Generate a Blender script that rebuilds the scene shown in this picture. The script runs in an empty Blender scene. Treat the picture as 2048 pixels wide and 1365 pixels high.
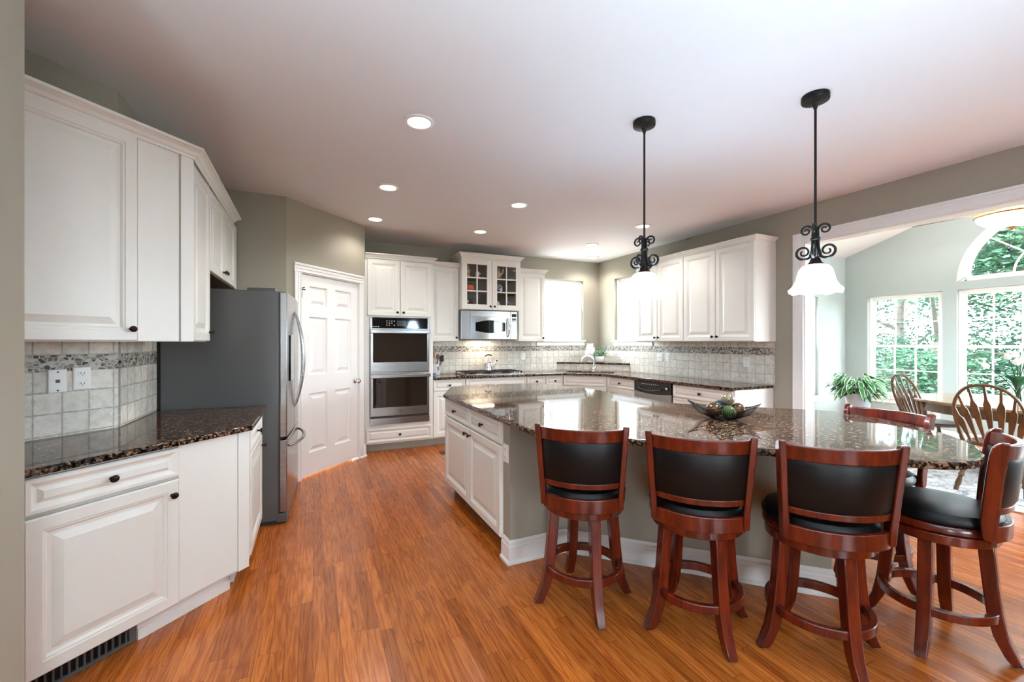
import bpy, bmesh, math, random
from mathutils import Vector, Matrix
from mathutils.geometry import tessellate_polygon
random.seed(7)
S = bpy.context.scene
COL = S.collection
R = math.radians
PI = math.pi
# ------------------------------------------------------------------ camera, sky, exposure
cam_d = bpy.data.cameras.new('camera'); cam = bpy.data.objects.new('camera', cam_d); COL.objects.link(cam)
cam.location = (0, 0, 1.365); cam.rotation_euler = (R(90), 0, R(-25))
cam_d.sensor_width = 36.0; cam_d.lens = 853.0/2048*36; cam_d.shift_y = 2.0/2048; cam_d.clip_start = 0.05
S.camera = cam
S.view_settings.view_transform = 'Standard'; S.view_settings.look = 'None'
S.view_settings.gamma = 1.0; S.view_settings.use_curve_mapping = False
S.view_settings.exposure = 0.41
W = bpy.data.worlds.new('sky'); S.world = W; W.use_nodes = True
bg = W.node_tree.nodes['Background']; bg.inputs[0].default_value = (0.79, 0.90, 1.0, 1); bg.inputs[1].default_value = 31.0
S.cycles.caustics_reflective = False; S.cycles.caustics_refractive = False
S.cycles.max_bounces = 9; S.cycles.transparent_max_bounces = 24

def lamp(name, kind, loc, energy, color=(1, 1, 1), rot=(0, 0, 0), **kw):
    d = bpy.data.lights.new(name, kind); d.energy = energy; d.color = color
    for k, v in kw.items(): setattr(d, k, v)
    o = bpy.data.objects.new(name, d); o.location = loc; o.rotation_euler = rot; COL.objects.link(o)
    return o
def portal(name, loc, rot, sx, sy):
    o = lamp(name, 'AREA', loc, 1.0, rot=rot, shape='RECTANGLE', size=sx, size_y=sy); o.data.cycles.is_portal = True
# daylight portals at the windows (area light shines along its local -Z)
portal('portal_back', (3.74, 6.2, 1.9), (R(-90), 0, 0), .9, 1.05)
portal('portal_right', (4.6, 5.23, 1.9), (R(90), 0, R(90)), .9, 1.05)
portal('portal_east', (8.03, 1.8, 1.45), (R(90), 0, R(90)), 4.2, 1.9)
portal('portal_arch', (8.03, 1.8, 2.65), (R(90), 0, R(90)), 1.9, 1.0)
portal('portal_north', (6.78, 4.14, 1.3), (R(-90), 0, 0), .9, 1.6)
portal('portal_south', (.7, -4.6, 1.35), (R(90), 0, 0), 1.5, 1.7)
portal('portal_south', (-3.0, -4.6, 1.35), (R(90), 0, 0), 1.5, 1.7)
portal('portal_sunroom_south', (6.28, -.55, 1.3), (R(90), 0, 0), 2.3, 1.6)
# unseen uplights added behind the camera to brighten the ceiling
for x, y, e in ((-1.9, -1.3, 560), (.6, -1.3, 680), (3.2, -1.4, 110)):
    lamp('ceiling_fill_uplight', 'SPOT', (x, y, .95), e, (.55, .83, 1.0), rot=(R(180-16), 0, 0), spot_size=R(112), spot_blend=.7, shadow_soft_size=.25)
WARM = (1.0, .96, .90)
CANS = [(.6, 2.66), (.605, 3.9), (.63, 4.97), (1.87, 3.85), (1.885, 4.98), (3.55, 3.93), (3.56, 4.98), (4.12, 5.73)]
REAR_FILLS = [(-2.6, -.6), (-.8, -1.0), (1.2, -1.0), (3.0, -1.0), (-2.6, -2.9), (-.8, -2.9), (1.2, -2.9), (3.0, -2.9)]  # unseen downlights added behind the camera as fill
for i, (x, y) in enumerate(CANS):
    lamp('can_lamp', 'SPOT', (x, y, 2.70), (15, 36, 13, 15, 4, 25, 25, 24)[i], WARM, spot_size=R(146), spot_blend=.6, shadow_soft_size=.05)
for i, (x, y) in enumerate(REAR_FILLS):
    lamp('rear_fill_lamp', 'SPOT', (x, y, 2.70), 14, (1, .97, .94), spot_size=R(150), spot_blend=.8, shadow_soft_size=.08)

# ------------------------------------------------------------------ mesh builder
class MB:
    def __init__(s): s.v = []; s.f = []; s.m = []; s.cur = 0
    def add(s, vs, fs):
        n = len(s.v); s.v += [tuple(p) for p in vs]; s.f += [tuple(n+i for i in f) for f in fs]; s.m += [s.cur]*len(fs); return s
    def box(s, x0, x1, y0, y1, z0, z1, M=None):
        vs = [(x, y, z) for z in (z0, z1) for y in (y0, y1) for x in (x0, x1)]
        if M: vs = [M @ Vector(p) for p in vs]
        return s.add(vs, [(0,2,3,1),(4,5,7,6),(0,1,5,4),(2,6,7,3),(0,4,6,2),(1,3,7,5)])
    def prism(s, poly, z0, z1, holes=(), fn=None):
        fn = fn or (lambda a, b, c: (a, b, c))
        loops = [list(poly)] + [list(h) for h in holes]
        allp = [p for l in loops for p in l]
        tris = tessellate_polygon([[Vector((p[0], p[1], 0)) for p in l] for l in loops]) if holes else [tuple(range(len(poly)))]
        n = len(allp)
        vs = [fn(p[0], p[1], z0) for p in allp] + [fn(p[0], p[1], z1) for p in allp]
        fs = []
        for t in tris: fs.append(tuple(t)); fs.append(tuple(n+i for i in reversed(t)))
        o = 0
        for l in loops:
            k = len(l)
            for i in range(k): a, b = o+i, o+(i+1) % k; fs.append((a, b, n+b, n+a))
            o += k
        return s.add(vs, fs)
    def loft(s, loops, cap0=True, cap1=True, closed=True):
        k = len(loops[0]); vs = [p for l in loops for p in l]; fs = []
        for i in range(len(loops)-1):
            for j in range(k if closed else k-1):
                a, b = i*k+j, i*k+(j+1) % k; fs.append((a, b, b+k, a+k))
        if cap0: fs.append(tuple(reversed(range(k))))
        if cap1: fs.append(tuple((len(loops)-1)*k+j for j in range(k)))
        return s.add(vs, fs)
    def lathe(s, prof, c=(0, 0, 0), seg=24, M=None, cap0=True, cap1=True, sx=1.0, sy=1.0):
        loops = []
        for r, z in prof:
            l = []
            for i in range(seg):
                a = 2*PI*i/seg; p = Vector((r*math.cos(a)*sx, r*math.sin(a)*sy, z))
                if M: p = M @ p
                l.append((p[0]+c[0], p[1]+c[1], p[2]+c[2]))
            loops.append(l)
        return s.loft(loops, cap0, cap1)
    def tube(s, pts, r, seg=8, closed=False, flat=1.0):
        pts = [Vector(p) for p in pts]; n = len(pts); loops = []
        rr = r if isinstance(r, (list, tuple)) else [r]*n
        up = Vector((0, 0, 1)); prev = None
        for i in range(n):
            if closed: t = pts[(i+1) % n]-pts[i-1]
            else: t = pts[min(i+1, n-1)]-pts[max(i-1, 0)]
            t.normalize()
            if prev is None:
                a = up if abs(t.dot(up)) < .95 else Vector((1, 0, 0)); nx = t.cross(a).normalized()
            else: nx = (prev-t*prev.dot(t)).normalized()
            prev = nx; ny = t.cross(nx)
            loops.append([tuple(pts[i]+nx*(rr[i]*math.cos(2*PI*k/seg))+ny*(rr[i]*flat*math.sin(2*PI*k/seg))) for k in range(seg)])
        if closed:
            loops.append(loops[0]); return s.loft(loops, False, False)
        return s.loft(loops)
    def sweep(s, path, prof, closed=False):
        """path: XY points; prof: (offset to the right of travel, z) closed outline."""
        n = len(path); P = [Vector(p) for p in path]; loops = []
        for i in range(n):
            def nrm(a, b):
                d = (b-a).normalized(); return Vector((d.y, -d.x))
            if closed or 0 < i < n-1:
                n1 = nrm(P[i-1], P[i]); n2 = nrm(P[i], P[(i+1) % n]); m = (n1+n2); m = m/(m.dot(n1)) if m.length > 1e-6 else n1
            elif i == 0: m = nrm(P[0], P[1])
            else: m = nrm(P[-2], P[-1])
            loops.append([(P[i].x+m.x*o, P[i].y+m.y*o, z) for o, z in prof])
        if closed: loops.append(loops[0]); return s.loft(loops, False, False)
        return s.loft(loops)
    def panel(s, x0, x1, z0, z1, prof, y=0.0):
        loops = []
        for ins, dep in prof:
            loops.append([(x0+ins, y+dep, z0+ins), (x1-ins, y+dep, z0+ins), (x1-ins, y+dep, z1-ins), (x0+ins, y+dep, z1-ins)])
        return s.loft(loops)
    def ball(s, c, r, seg=16, rings=10, sx=1, sy=1, sz=1):
        return s.lathe([(max(r*math.sin(PI*i/rings), 1e-4), -r*math.cos(PI*i/rings)*sz) for i in range(rings+1)], c, seg, sx=sx, sy=sy)
    def build(s, name, mat, parent=None, bevel=0, smooth=38, loc=None, rotz=0, segs=2, recalc=True):
        me = bpy.data.meshes.new(name); me.from_pydata(s.v, [], s.f)
        mats = mat if isinstance(mat, (list, tuple)) else [mat]
        for m in mats: me.materials.append(m)
        if len(mats) > 1: me.polygons.foreach_set('material_index', s.m)
        if recalc:
            b = bmesh.new(); b.from_mesh(me); bmesh.ops.recalc_face_normals(b, faces=b.faces); b.to_mesh(me); b.free()
        if smooth:
            me.polygons.foreach_set('use_smooth', [True]*len(me.polygons)); me.set_sharp_from_angle(angle=R(smooth))
        o = bpy.data.objects.new(name, me); COL.objects.link(o)
        if parent: o.parent = parent
        if loc: o.location = loc
        if rotz: o.rotation_euler.z = rotz
        if bevel:
            m = o.modifiers.new('bevel', 'BEVEL'); m.width = bevel; m.segments = segs; m.limit_method = 'ANGLE'; m.angle_limit = R(40)
        return o
def tag(o, label, cat, group=None):
    o['label'] = label; o['category'] = cat
    if group: o['group'] = group
    return o
def thing(name, label, cat, loc=(0, 0, 0), rot=0.0, group=None):
    o = bpy.data.objects.new(name, None); COL.objects.link(o); o.empty_display_size = .1
    o.location = loc; o.rotation_euler = (0, 0, rot); return tag(o, label, cat, group)
def struct(o): o['kind'] = 'structure'; return o
def copy_tree(o, parent=None):
    c = o.copy(); COL.objects.link(c)
    if parent: c.parent = parent
    for ch in list(o.children): copy_tree(ch, c)
    return c
def box_obj(name, mat, b, parent=None, bevel=0): return MB().box(*b).build(name, mat, parent, bevel)

# ------------------------------------------------------------------ materials
def lin(r, g, b):
    f = lambda c: (c/255/12.92) if c/255 <= .04045 else ((c/255+.055)/1.055)**2.4
    return (f(r), f(g), f(b), 1)
class N:
    def __init__(s, name):
        s.mat = bpy.data.materials.new(name); s.mat.use_nodes = True; s.t = s.mat.node_tree
        s.p = s.t.nodes['Principled BSDF']; s.out = s.t.nodes['Material Output']
    def n(s, kind, **kw):
        x = s.t.nodes.new(kind)
        for k, v in kw.items():
            if k.startswith('i_'):
                key = k[2:]; key = int(key) if key.isdigit() else key.replace('_', ' ')
                x.inputs[key].default_value = v
            else: setattr(x, k, v)
        return x
    def l(s, a, b): s.t.links.new(a, b)
    def coord(s): return s.n('ShaderNodeTexCoord').outputs['Object']
    def math(s, op, a, b=None, c=None):
        x = s.n('ShaderNodeMath', operation=op)
        for i, v in enumerate((a, b, c)):
            if v is None: continue
            if isinstance(v, (int, float)): x.inputs[i].default_value = v
            else: s.l(v, x.inputs[i])
        return x.outputs[0]
    def sep(s, v): x = s.n('ShaderNodeSeparateXYZ'); s.l(v, x.inputs[0]); return x.outputs
    def comb(s, a, b, c):
        x = s.n('ShaderNodeCombineXYZ')
        for i, v in enumerate((a, b, c)):
            if isinstance(v, (int, float)): x.inputs[i].default_value = v
            else: s.l(v, x.inputs[i])
        return x.outputs[0]
    def ramp(s, fac, stops, interp='LINEAR'):
        x = s.n('ShaderNodeValToRGB'); x.color_ramp.interpolation = interp; e = x.color_ramp.elements
        while len(e) < len(stops): e.new(.5)
        for i, (p, c) in enumerate(stops): e[i].position = p; e[i].color = c if len(c) == 4 else (*c, 1)
        s.l(fac, x.inputs[0]); return x.outputs[0]
    def mix(s, fac, a, b, mode='MIX'):
        x = s.n('ShaderNodeMix', data_type='RGBA', blend_type=mode)
        for sock, v in ((x.inputs[0], fac), (x.inputs[6], a), (x.inputs[7], b)):
            if isinstance(v, (int, float)): sock.default_value = v
            elif isinstance(v, tuple): sock.default_value = v
            else: s.l(v, sock)
        return x.outputs[2]
    def bump(s, h, strength=.2, dist=.01):
        x = s.n('ShaderNodeBump', i_Strength=strength, i_Distance=dist); s.l(h, x.inputs['Height']); s.l(x.outputs[0], s.p.inputs['Normal'])
    def noise(s, v, scale, detail=3, rough=.5, dist=0):
        x = s.n('ShaderNodeTexNoise', i_Scale=scale, i_Detail=detail, i_Roughness=rough, i_Distortion=dist)
        if v is not None: s.l(v, x.inputs['Vector'])
        return x.outputs
def pm(name, col, rough=.5, metal=0, spec=.5, noise=0, nscale=40, bump=0, coat=0, emit=None, es=0, aniso=None):
    m = N(name); m.p.inputs['Base Color'].default_value = col; m.p.inputs['Roughness'].default_value = rough
    m.p.inputs['Metallic'].default_value = metal; m.p.inputs['Specular IOR Level'].default_value = spec
    if coat: m.p.inputs['Coat Weight'].default_value = coat; m.p.inputs['Coat Roughness'].default_value = .06
    v = m.coord()
    nz = m.noise(v, nscale, 4)
    dark = tuple(c*(1-noise) for c in col[:3])+(1,)
    lite = tuple(min(1, c*(1+noise)) for c in col[:3])+(1,)
    m.l(m.mix(nz[0], dark, lite), m.p.inputs['Base Color'])
    if bump: m.bump(nz[0], bump, .003)
    if emit: m.p.inputs['Emission Color'].default_value = emit; m.p.inputs['Emission Strength'].default_value = es
    return m.mat
M = {}
M['wall'] = pm('wall_paint', lin(160, 152, 138), .85, spec=.25, noise=.015, nscale=120, bump=.05)
M['sunwall'] = pm('sunroom_wall_paint', lin(167, 175, 171), .85, spec=.25, noise=.015, nscale=120, bump=.05)
M['ceil'] = pm('ceiling_paint', lin(226, 222, 221), .9, spec=.2, noise=.01, nscale=150, bump=.04)
M['white'] = pm('white_trim_paint', lin(236, 234, 231), .35, noise=.01)
M['cab'] = pm('cream_cabinet_paint', lin(230, 228, 221), .38, noise=.012, nscale=25)
M['door'] = pm('door_paint', lin(238, 236, 233), .35, noise=.01)
M['bronze'] = pm('oil_rubbed_bronze', lin(48, 34, 28), .32, metal=.8, noise=.3, nscale=60)
M['black'] = pm('black_iron', lin(26, 25, 25), .42, metal=.5, noise=.2, nscale=80)
M['blackgloss'] = pm('black_glass', lin(12, 12, 13), .06, noise=.05)
M['ovenglass'] = pm('dark_oven_glass', lin(30, 22, 18), .04, spec=.9, noise=.05)
M['chrome'] = pm('chrome', lin(225, 226, 228), .12, metal=1, noise=.02)
M['grey_side'] = pm('grey_enamel', lin(86, 85, 84), .32, noise=.03, nscale=300, bump=.03)
M['darkgrey'] = pm('dark_plastic', lin(40, 40, 42), .45, noise=.05)
M['plate'] = pm('switch_plate_plastic', lin(240, 238, 234), .35, noise=.01)
M['leather'] = pm('black_leather', lin(10, 10, 11), .40, spec=.28, noise=.1, nscale=220, bump=.12)
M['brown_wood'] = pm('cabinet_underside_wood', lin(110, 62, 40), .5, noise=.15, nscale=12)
M['ceramic'] = pm('white_ceramic', lin(232, 230, 226), .2, noise=.03, nscale=10)
M['soil'] = pm('potting_soil', lin(50, 38, 30), .9, noise=.4, nscale=60)
M['pot'] = pm('pale_blue_grey_pot', lin(186, 194, 202), .5, noise=.03)
M['bulb'] = pm('lit_bulb_glass', lin(255, 250, 240), .4, emit=(1, .93, .82, 1), es=9)
def shade():
    m = N('lit_frosted_shade'); d = m.n('ShaderNodeBsdfDiffuse'); t = m.n('ShaderNodeBsdfTranslucent'); e = m.n('ShaderNodeEmission', i_Strength=17.0)
    c = m.ramp(m.noise(m.coord(), 14, 3)[0], [(.2, (.68, .80, .90, 1)), (.8, (.76, .89, 1.0, 1))])
    for q in (d, t, e): m.l(c, q.inputs[0])
    x = m.n('ShaderNodeMixShader', i_0=.6); a = m.n('ShaderNodeAddShader')
    m.l(d.outputs[0], x.inputs[1]); m.l(t.outputs[0], x.inputs[2]); m.l(x.outputs[0], a.inputs[0]); m.l(e.outputs[0], a.inputs[1]); m.l(a.outputs[0], m.out.inputs['Surface']); return m.mat
M['shade'] = None
M['brass'] = pm('antique_brass', lin(176, 128, 62), .3, metal=.9, noise=.2, nscale=30)
M['bark'] = pm('tree_bark', lin(108, 98, 90), .9, noise=.35, nscale=9, bump=.4)
M['grass'] = pm('lawn_grass', lin(56, 80, 50), .95, noise=.35, nscale=3)
M['siding'] = pm('pale_siding', lin(224, 222, 216), .7, noise=.03)
M['roofing'] = pm('grey_roof_shingles', lin(120, 118, 116), .9, noise=.2, nscale=20)
M['bounce_north'] = pm('pale_bounce_ground_north', lin(206, 204, 198), .95, noise=.06, nscale=4)
M['bounce_south'] = pm('pale_bounce_ground_south', lin(222, 220, 216), .9, noise=.04, nscale=3)
M['screen'] = pm('display_panel', lin(18, 22, 26), .1, emit=(.5, .7, .8, 1), es=.05)
M['shade'] = shade()
def steel():
    m = N('brushed_stainless'); v = m.coord(); sx = m.sep(v)
    nz = m.noise(m.comb(m.math('MULTIPLY', sx[0], 3), m.math('MULTIPLY', sx[1], 3), m.math('MULTIPLY', sx[2], 260)), 1.0, 3)
    m.l(m.ramp(nz[0], [(.3, lin(146, 143, 141)), (.7, lin(174, 172, 170))]), m.p.inputs['Base Color'])
    m.p.inputs['Metallic'].default_value = 1; m.p.inputs['Roughness'].default_value = .24; m.bump(nz[0], .03, .001); return m.mat
M['steel'] = steel()
def wood(name, stops, axis=2, scale=1.0, rough=.3, coat=0.0, across=18, bump=.05):
    m = N(name); s = m.sep(m.coord()); f = [across, across, across]; f[axis] = 1.6
    v = m.comb(*[m.math('MULTIPLY', s[i], f[i]*scale) for i in range(3)])
    nz = m.noise(v, 1.0, 5, .55, .6)[0]; fine = m.noise(v, 6.0, 3, .6)[0]
    g = m.math('ADD', m.math('MULTIPLY', nz, .75), m.math('MULTIPLY', fine, .25))
    m.l(m.ramp(g, stops), m.p.inputs['Base Color']); m.p.inputs['Roughness'].default_value = rough
    if coat: m.p.inputs['Coat Weight'].default_value = coat; m.p.inputs['Coat Roughness'].default_value = .08
    m.bump(g, bump, .002); return m.mat
M['cherry'] = wood('cherry_stained_wood', [(.25, lin(36, 10, 7)), (.5, lin(88, 23, 9)), (.75, lin(124, 40, 15))], 2, 1.0, .26, .35)
M['oakchair'] = wood('golden_oak', [(.25, lin(58, 40, 24)), (.5, lin(98, 70, 44)), (.75, lin(122, 90, 58))], 2, 1.3, .38)
M['oaktop'] = wood('oak_table_top', [(.25, lin(112, 84, 56)), (.5, lin(150, 118, 84)), (.75, lin(172, 140, 104))], 1, 1.0, .22, .3)
M['spoonwood'] = wood('spoon_wood', [(.3, lin(120, 70, 36)), (.7, lin(190, 130, 80))], 2, 2, .5)
def floor_mat():
    m = N('oak_strip_floor'); s = m.sep(m.coord()); bw = .0572
    u = m.math('DIVIDE', s[0], bw); row = m.math('FLOOR', u); fu = m.math('FRACT', u)
    wn = m.n('ShaderNodeTexWhiteNoise', noise_dimensions='1D'); m.l(row, wn.inputs['W'])
    ln = m.math('ADD', .55, m.math('MULTIPLY', wn.outputs[0], .6))
    w = m.math('ADD', m.math('DIVIDE', s[1], ln), m.math('MULTIPLY', wn.outputs[0], 37.7)); brd = m.math('FLOOR', w); fw_ = m.math('FRACT', w)
    wn2 = m.n('ShaderNodeTexWhiteNoise', noise_dimensions='2D'); m.l(m.comb(row, brd, 0), wn2.inputs['Vector'])
    off = m.math('MULTIPLY', wn2.outputs[0], 53)
    gv = m.comb(m.math('ADD', m.math('MULTIPLY', s[0], 26), off), m.math('ADD', m.math('MULTIPLY', s[1], 1.7), off), off)
    n1 = m.noise(gv, 1.0, 2, .5, .2)[0]
    ring = m.math('ABSOLUTE', m.math('SUBTRACT', m.math('FRACT', m.math('MULTIPLY', n1, 6)), .5))
    fine = m.noise(m.comb(m.math('MULTIPLY', s[0], 420), m.math('ADD', m.math('MULTIPLY', s[1], 9), off), off), 1.0, 3, .6)[0]
    g = m.math('ADD', m.math('MULTIPLY', ring, 1.1), m.math('MULTIPLY', fine, .45))
    base = m.ramp(g, [(.12, lin(143, 68, 24)), (.42, lin(177, 94, 36)), (.8, lin(196, 112, 47))])
    tone = m.ramp(wn2.outputs[0], [(0, (.70, .64, .60, 1)), (.3, (.88, .86, .84, 1)), (.7, (1, 1, 1, 1)), (1, (1.16, 1.16, 1.12, 1))])
    col = m.mix(1.0, base, tone, 'MULTIPLY')
    e1 = m.math('MINIMUM', fu, m.math('SUBTRACT', 1, fu)); e2 = m.math('MULTIPLY', m.math('MINIMUM', fw_, m.math('SUBTRACT', 1, fw_)), 13)
    gap = m.math('LESS_THAN', m.math('MINIMUM', e1, e2), .017)
    m.l(m.mix(m.math('MULTIPLY', gap, .75), col, lin(70, 32, 14)), m.p.inputs['Base Color'])
    m.l(m.math('ADD', .17, m.math('MULTIPLY', fine, .16)), m.p.inputs['Roughness'])
    m.p.inputs['Coat Weight'].default_value = .0; m.p.inputs['Specular IOR Level'].default_value = .4
    m.bump(m.math('SUBTRACT', m.math('MULTIPLY', fine, .12), gap), .12, .002); return m.mat
M['floor'] = floor_mat()
def granite():
    m = N('brown_speckled_granite'); v = m.coord()
    nz = m.noise(v, 30, 3)
    wv = m.n('ShaderNodeVectorMath', operation='MULTIPLY_ADD'); m.l(nz[1], wv.inputs[0]); wv.inputs[1].default_value = (.006, .006, .006); m.l(v, wv.inputs[2])
    vo = m.n('ShaderNodeTexVoronoi', feature='F1', i_Scale=98.0, i_Randomness=1.0); m.l(wv.outputs[0], vo.inputs['Vector'])
    sp = m.n('ShaderNodeSeparateColor'); m.l(vo.outputs['Color'], sp.inputs[0])
    c = m.ramp(sp.outputs[0], [(0, lin(16, 14, 13)), (.30, lin(44, 33, 28)), (.42, lin(100, 71, 54)), (.64, lin(138, 104, 80)), (.82, lin(66, 60, 57)), (.89, lin(154, 126, 104)), (.96, lin(22, 19, 18))], 'CONSTANT')
    edge = m.ramp(vo.outputs['Distance'], [(.0, (1.1, 1.1, 1.1, 1)), (.6, (.95, .95, .95, 1)), (.9, (.6, .58, .57, 1))])
    sm = m.n('ShaderNodeTexVoronoi', feature='F1', i_Scale=320.0); m.l(v, sm.inputs['Vector'])
    sp2 = m.n('ShaderNodeSeparateColor'); m.l(sm.outputs['Color'], sp2.inputs[0])
    fleck = m.ramp(sp2.outputs[1], [(0, (.45, .45, .45, 1)), (.3, (.95, .95, .95, 1)), (.85, (1.18, 1.16, 1.14, 1))], 'CONSTANT')
    m.l(m.mix(1, m.mix(1, c, edge, 'MULTIPLY'), fleck, 'MULTIPLY'), m.p.inputs['Base Color'])
    m.p.inputs['Roughness'].default_value = .045; m.p.inputs['Specular IOR Level'].default_value = .24; return m.mat
M['granite'] = granite()
def tile(name, tint=(1, 1, 1)):
    """tumbled stone squares with one row of pebble mosaic; object X along the wall, Z up from the floor"""
    m = N(name); s = m.sep(m.coord()); T = .1045
    x = s[0]; z = s[2]
    inb = m.math('MULTIPLY', m.math('GREATER_THAN', z, 1.2215), m.math('LESS_THAN', z, 1.300))
    above = m.math('GREATER_THAN', z, 1.2605)
    zz = m.math('DIVIDE', m.math('SUBTRACT', z, m.math('ADD', .908, m.math('MULTIPLY', above, .393))), T)
    xx = m.math('DIVIDE', x, T)
    cz = m.math('FLOOR', zz); cx = m.math('FLOOR', xx)
    wn = m.n('ShaderNodeTexWhiteNoise', noise_dimensions='2D'); m.l(m.comb(cx, cz, 0), wn.inputs['Vector'])
    wob = m.math('MULTIPLY', m.math('SUBTRACT', m.noise(m.comb(x, z, 0), 45, 3)[0], .5), .10)
    fx = m.math('ABSOLUTE', m.math('SUBTRACT', m.math('FRACT', xx), .5)); fz = m.math('ABSOLUTE', m.math('SUBTRACT', m.math('FRACT', zz), .5))
    ed = m.math('ADD', m.math('MAXIMUM', fx, fz), wob)
    grout = m.ramp(ed, [(.455, (0, 0, 0, 1)), (.485, (1, 1, 1, 1))])
    cloud = m.noise(m.comb(x, z, m.math('MULTIPLY', wn.outputs[0], 9)), 22, 5, .65)[0]
    stone = m.ramp(cloud, [(.25, lin(186, 178, 166)), (.5, lin(218, 212, 202)), (.75, lin(236, 231, 222))])
    tone = m.ramp(wn.outputs[0], [(0, (.86, .85, .83, 1)), (1, (1.04, 1.03, 1.01, 1))])
    pit = m.ramp(m.noise(m.comb(x, z, 3), 160, 2, .6)[0], [(.66, (1, 1, 1, 1)), (.74, (.72, .70, .66, 1))])
    stone = m.mix(1, m.mix(1, stone, tone, 'MULTIPLY'), pit, 'MULTIPLY')
    field = m.mix(grout, stone, lin(170, 164, 154))
    wv = m.comb(m.math('MULTIPLY', x, 44), m.math('MULTIPLY', z, 62), 0)
    vo = m.n('ShaderNodeTexVoronoi', feature='F1', i_Scale=1.0); m.l(wv, vo.inputs['Vector'])
    ve = m.n('ShaderNodeTexVoronoi', feature='DISTANCE_TO_EDGE', i_Scale=1.0); m.l(wv, ve.inputs['Vector'])
    sp = m.n('ShaderNodeSeparateColor'); m.l(vo.outputs['Color'], sp.inputs[0])
    peb = m.ramp(sp.outputs[0], [(0, lin(34, 32, 31)), (.22, lin(84, 76, 70)), (.40, lin(150, 142, 132)), (.62, lin(192, 184, 172)), (.86, lin(118, 104, 92))], 'CONSTANT')
    mos = m.mix(m.ramp(ve.outputs['Distance'], [(.05, (1, 1, 1, 1)), (.09, (0, 0, 0, 1))]), peb, lin(188, 182, 172))
    col = m.mix(inb, field, mos)
    m.l(m.mix(1, col, (*tint, 1), 'MULTIPLY'), m.p.inputs['Base Color'])
    m.p.inputs['Roughness'].default_value = .5
    h = m.math('SUBTRACT', m.math('MULTIPLY', cloud, .3), m.math('MULTIPLY', grout, m.math('SUBTRACT', 1, inb)))
    m.bump(h, .35, .003); return m.mat
M['tile'] = tile('tumbled_stone_tile')
def schlick(m, f0):
    lw = m.n('ShaderNodeLayerWeight', i_Blend=.5)
    return m.math('ADD', f0, m.math('MULTIPLY', 1-f0, m.math('POWER', lw.outputs['Facing'], 5)))
def glass():
    m = N('window_glass'); t = m.n('ShaderNodeBsdfTransparent'); g = m.n('ShaderNodeBsdfGlossy', i_Roughness=.02)
    x = m.n('ShaderNodeMixShader'); m.l(schlick(m, .03), x.inputs[0]); m.l(t.outputs[0], x.inputs[1]); m.l(g.outputs[0], x.inputs[2]); m.l(x.outputs[0], m.out.inputs['Surface'])
    nz = m.noise(m.coord(), 3, 1); m.l(m.ramp(nz[0], [(0, (.97, .985, .98, 1)), (1, (.985, 1, .99, 1))]), t.inputs[0]); return m.mat
M['glass'] = glass()
def tinted(name, col, rough=.05):
    m = N(name); t = m.n('ShaderNodeBsdfTransparent'); t.inputs[0].default_value = col
    g = m.n('ShaderNodeBsdfGlossy', i_Roughness=rough); x = m.n('ShaderNodeMixShader'); m.l(schlick(m, .05), x.inputs[0]); m.l(t.outputs[0], x.inputs[1]); m.l(g.outputs[0], x.inputs[2]); m.l(x.outputs[0], m.out.inputs['Surface']); return m.mat
M['vaseglass'] = tinted('clear_vase_glass', (.86, .92, .90, 1))
def leaf(name, a, b, trans=.4):
    m = N(name); oi = m.n('ShaderNodeTexNoise', i_Scale=6.0, i_Detail=3.0); m.l(m.coord(), oi.inputs['Vector'])
    c = m.ramp(oi.outputs[0], [(.3, a), (.7, b)])
    d = m.n('ShaderNodeBsdfDiffuse'); t = m.n('ShaderNodeBsdfTranslucent'); x = m.n('ShaderNodeMixShader', i_0=trans)
    m.l(c, d.inputs[0]); m.l(c, t.inputs[0]); m.l(d.outputs[0], x.inputs[1]); m.l(t.outputs[0], x.inputs[2]); m.l(x.outputs[0], m.out.inputs['Surface']); return m.mat
M['leafA'] = leaf('tree_leaves_mint', lin(52, 84, 68), lin(88, 122, 104))
M['leafD'] = leaf('tree_leaves_pale', lin(60, 100, 78), lin(96, 130, 104))
M['houseleaf'] = leaf('house_plant_leaf', lin(64, 116, 84), lin(120, 172, 128))
M['leafB'] = leaf('tree_leaves_deep', lin(36, 66, 52), lin(66, 100, 82))
M['leafC'] = leaf('tree_leaves_yellow', lin(64, 98, 73), lin(100, 132, 107))
M['tulipleaf'] = leaf('tulip_leaf', lin(40, 78, 52), lin(70, 110, 78), .2)
M['petal'] = leaf('white_tulip_petal', lin(236, 234, 230), lin(250, 248, 245), .3)
def varieg():
    m = N('variegated_leaf'); s = m.sep(m.n('ShaderNodeTexCoord').outputs['UV'])
    e = m.math('ABSOLUTE', m.math('SUBTRACT', s[0], .5)); e = m.math('ADD', e, m.math('MULTIPLY', m.math('SUBTRACT', m.noise(m.coord(), 40, 2)[0], .5), .16))
    c = m.ramp(e, [(.24, lin(52, 116, 58)), (.34, lin(112, 164, 104)), (.42, lin(222, 232, 212))])
    m.l(c, m.p.inputs['Base Color']); m.p.inputs['Roughness'].default_value = .35; return m.mat
M['varieg'] = varieg()
def rug():
    m = N('grey_distressed_rug'); v = m.coord(); a = m.noise(v, 5, 6, .7, 1.2)[0]; b = m.noise(v, 26, 5, .75, 1.0)[0]
    g = m.math('ADD', m.math('MULTIPLY', a, .5), m.math('MULTIPLY', b, .5))
    m.l(m.ramp(g, [(.36, lin(96, 98, 106)), (.46, lin(176, 174, 174)), (.56, lin(224, 220, 216)), (.7, lin(236, 232, 228))]), m.p.inputs['Base Color'])
    m.p.inputs['Roughness'].default_value = .95; m.bump(b, .5, .01); return m.mat
M['rug'] = rug()
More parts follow.
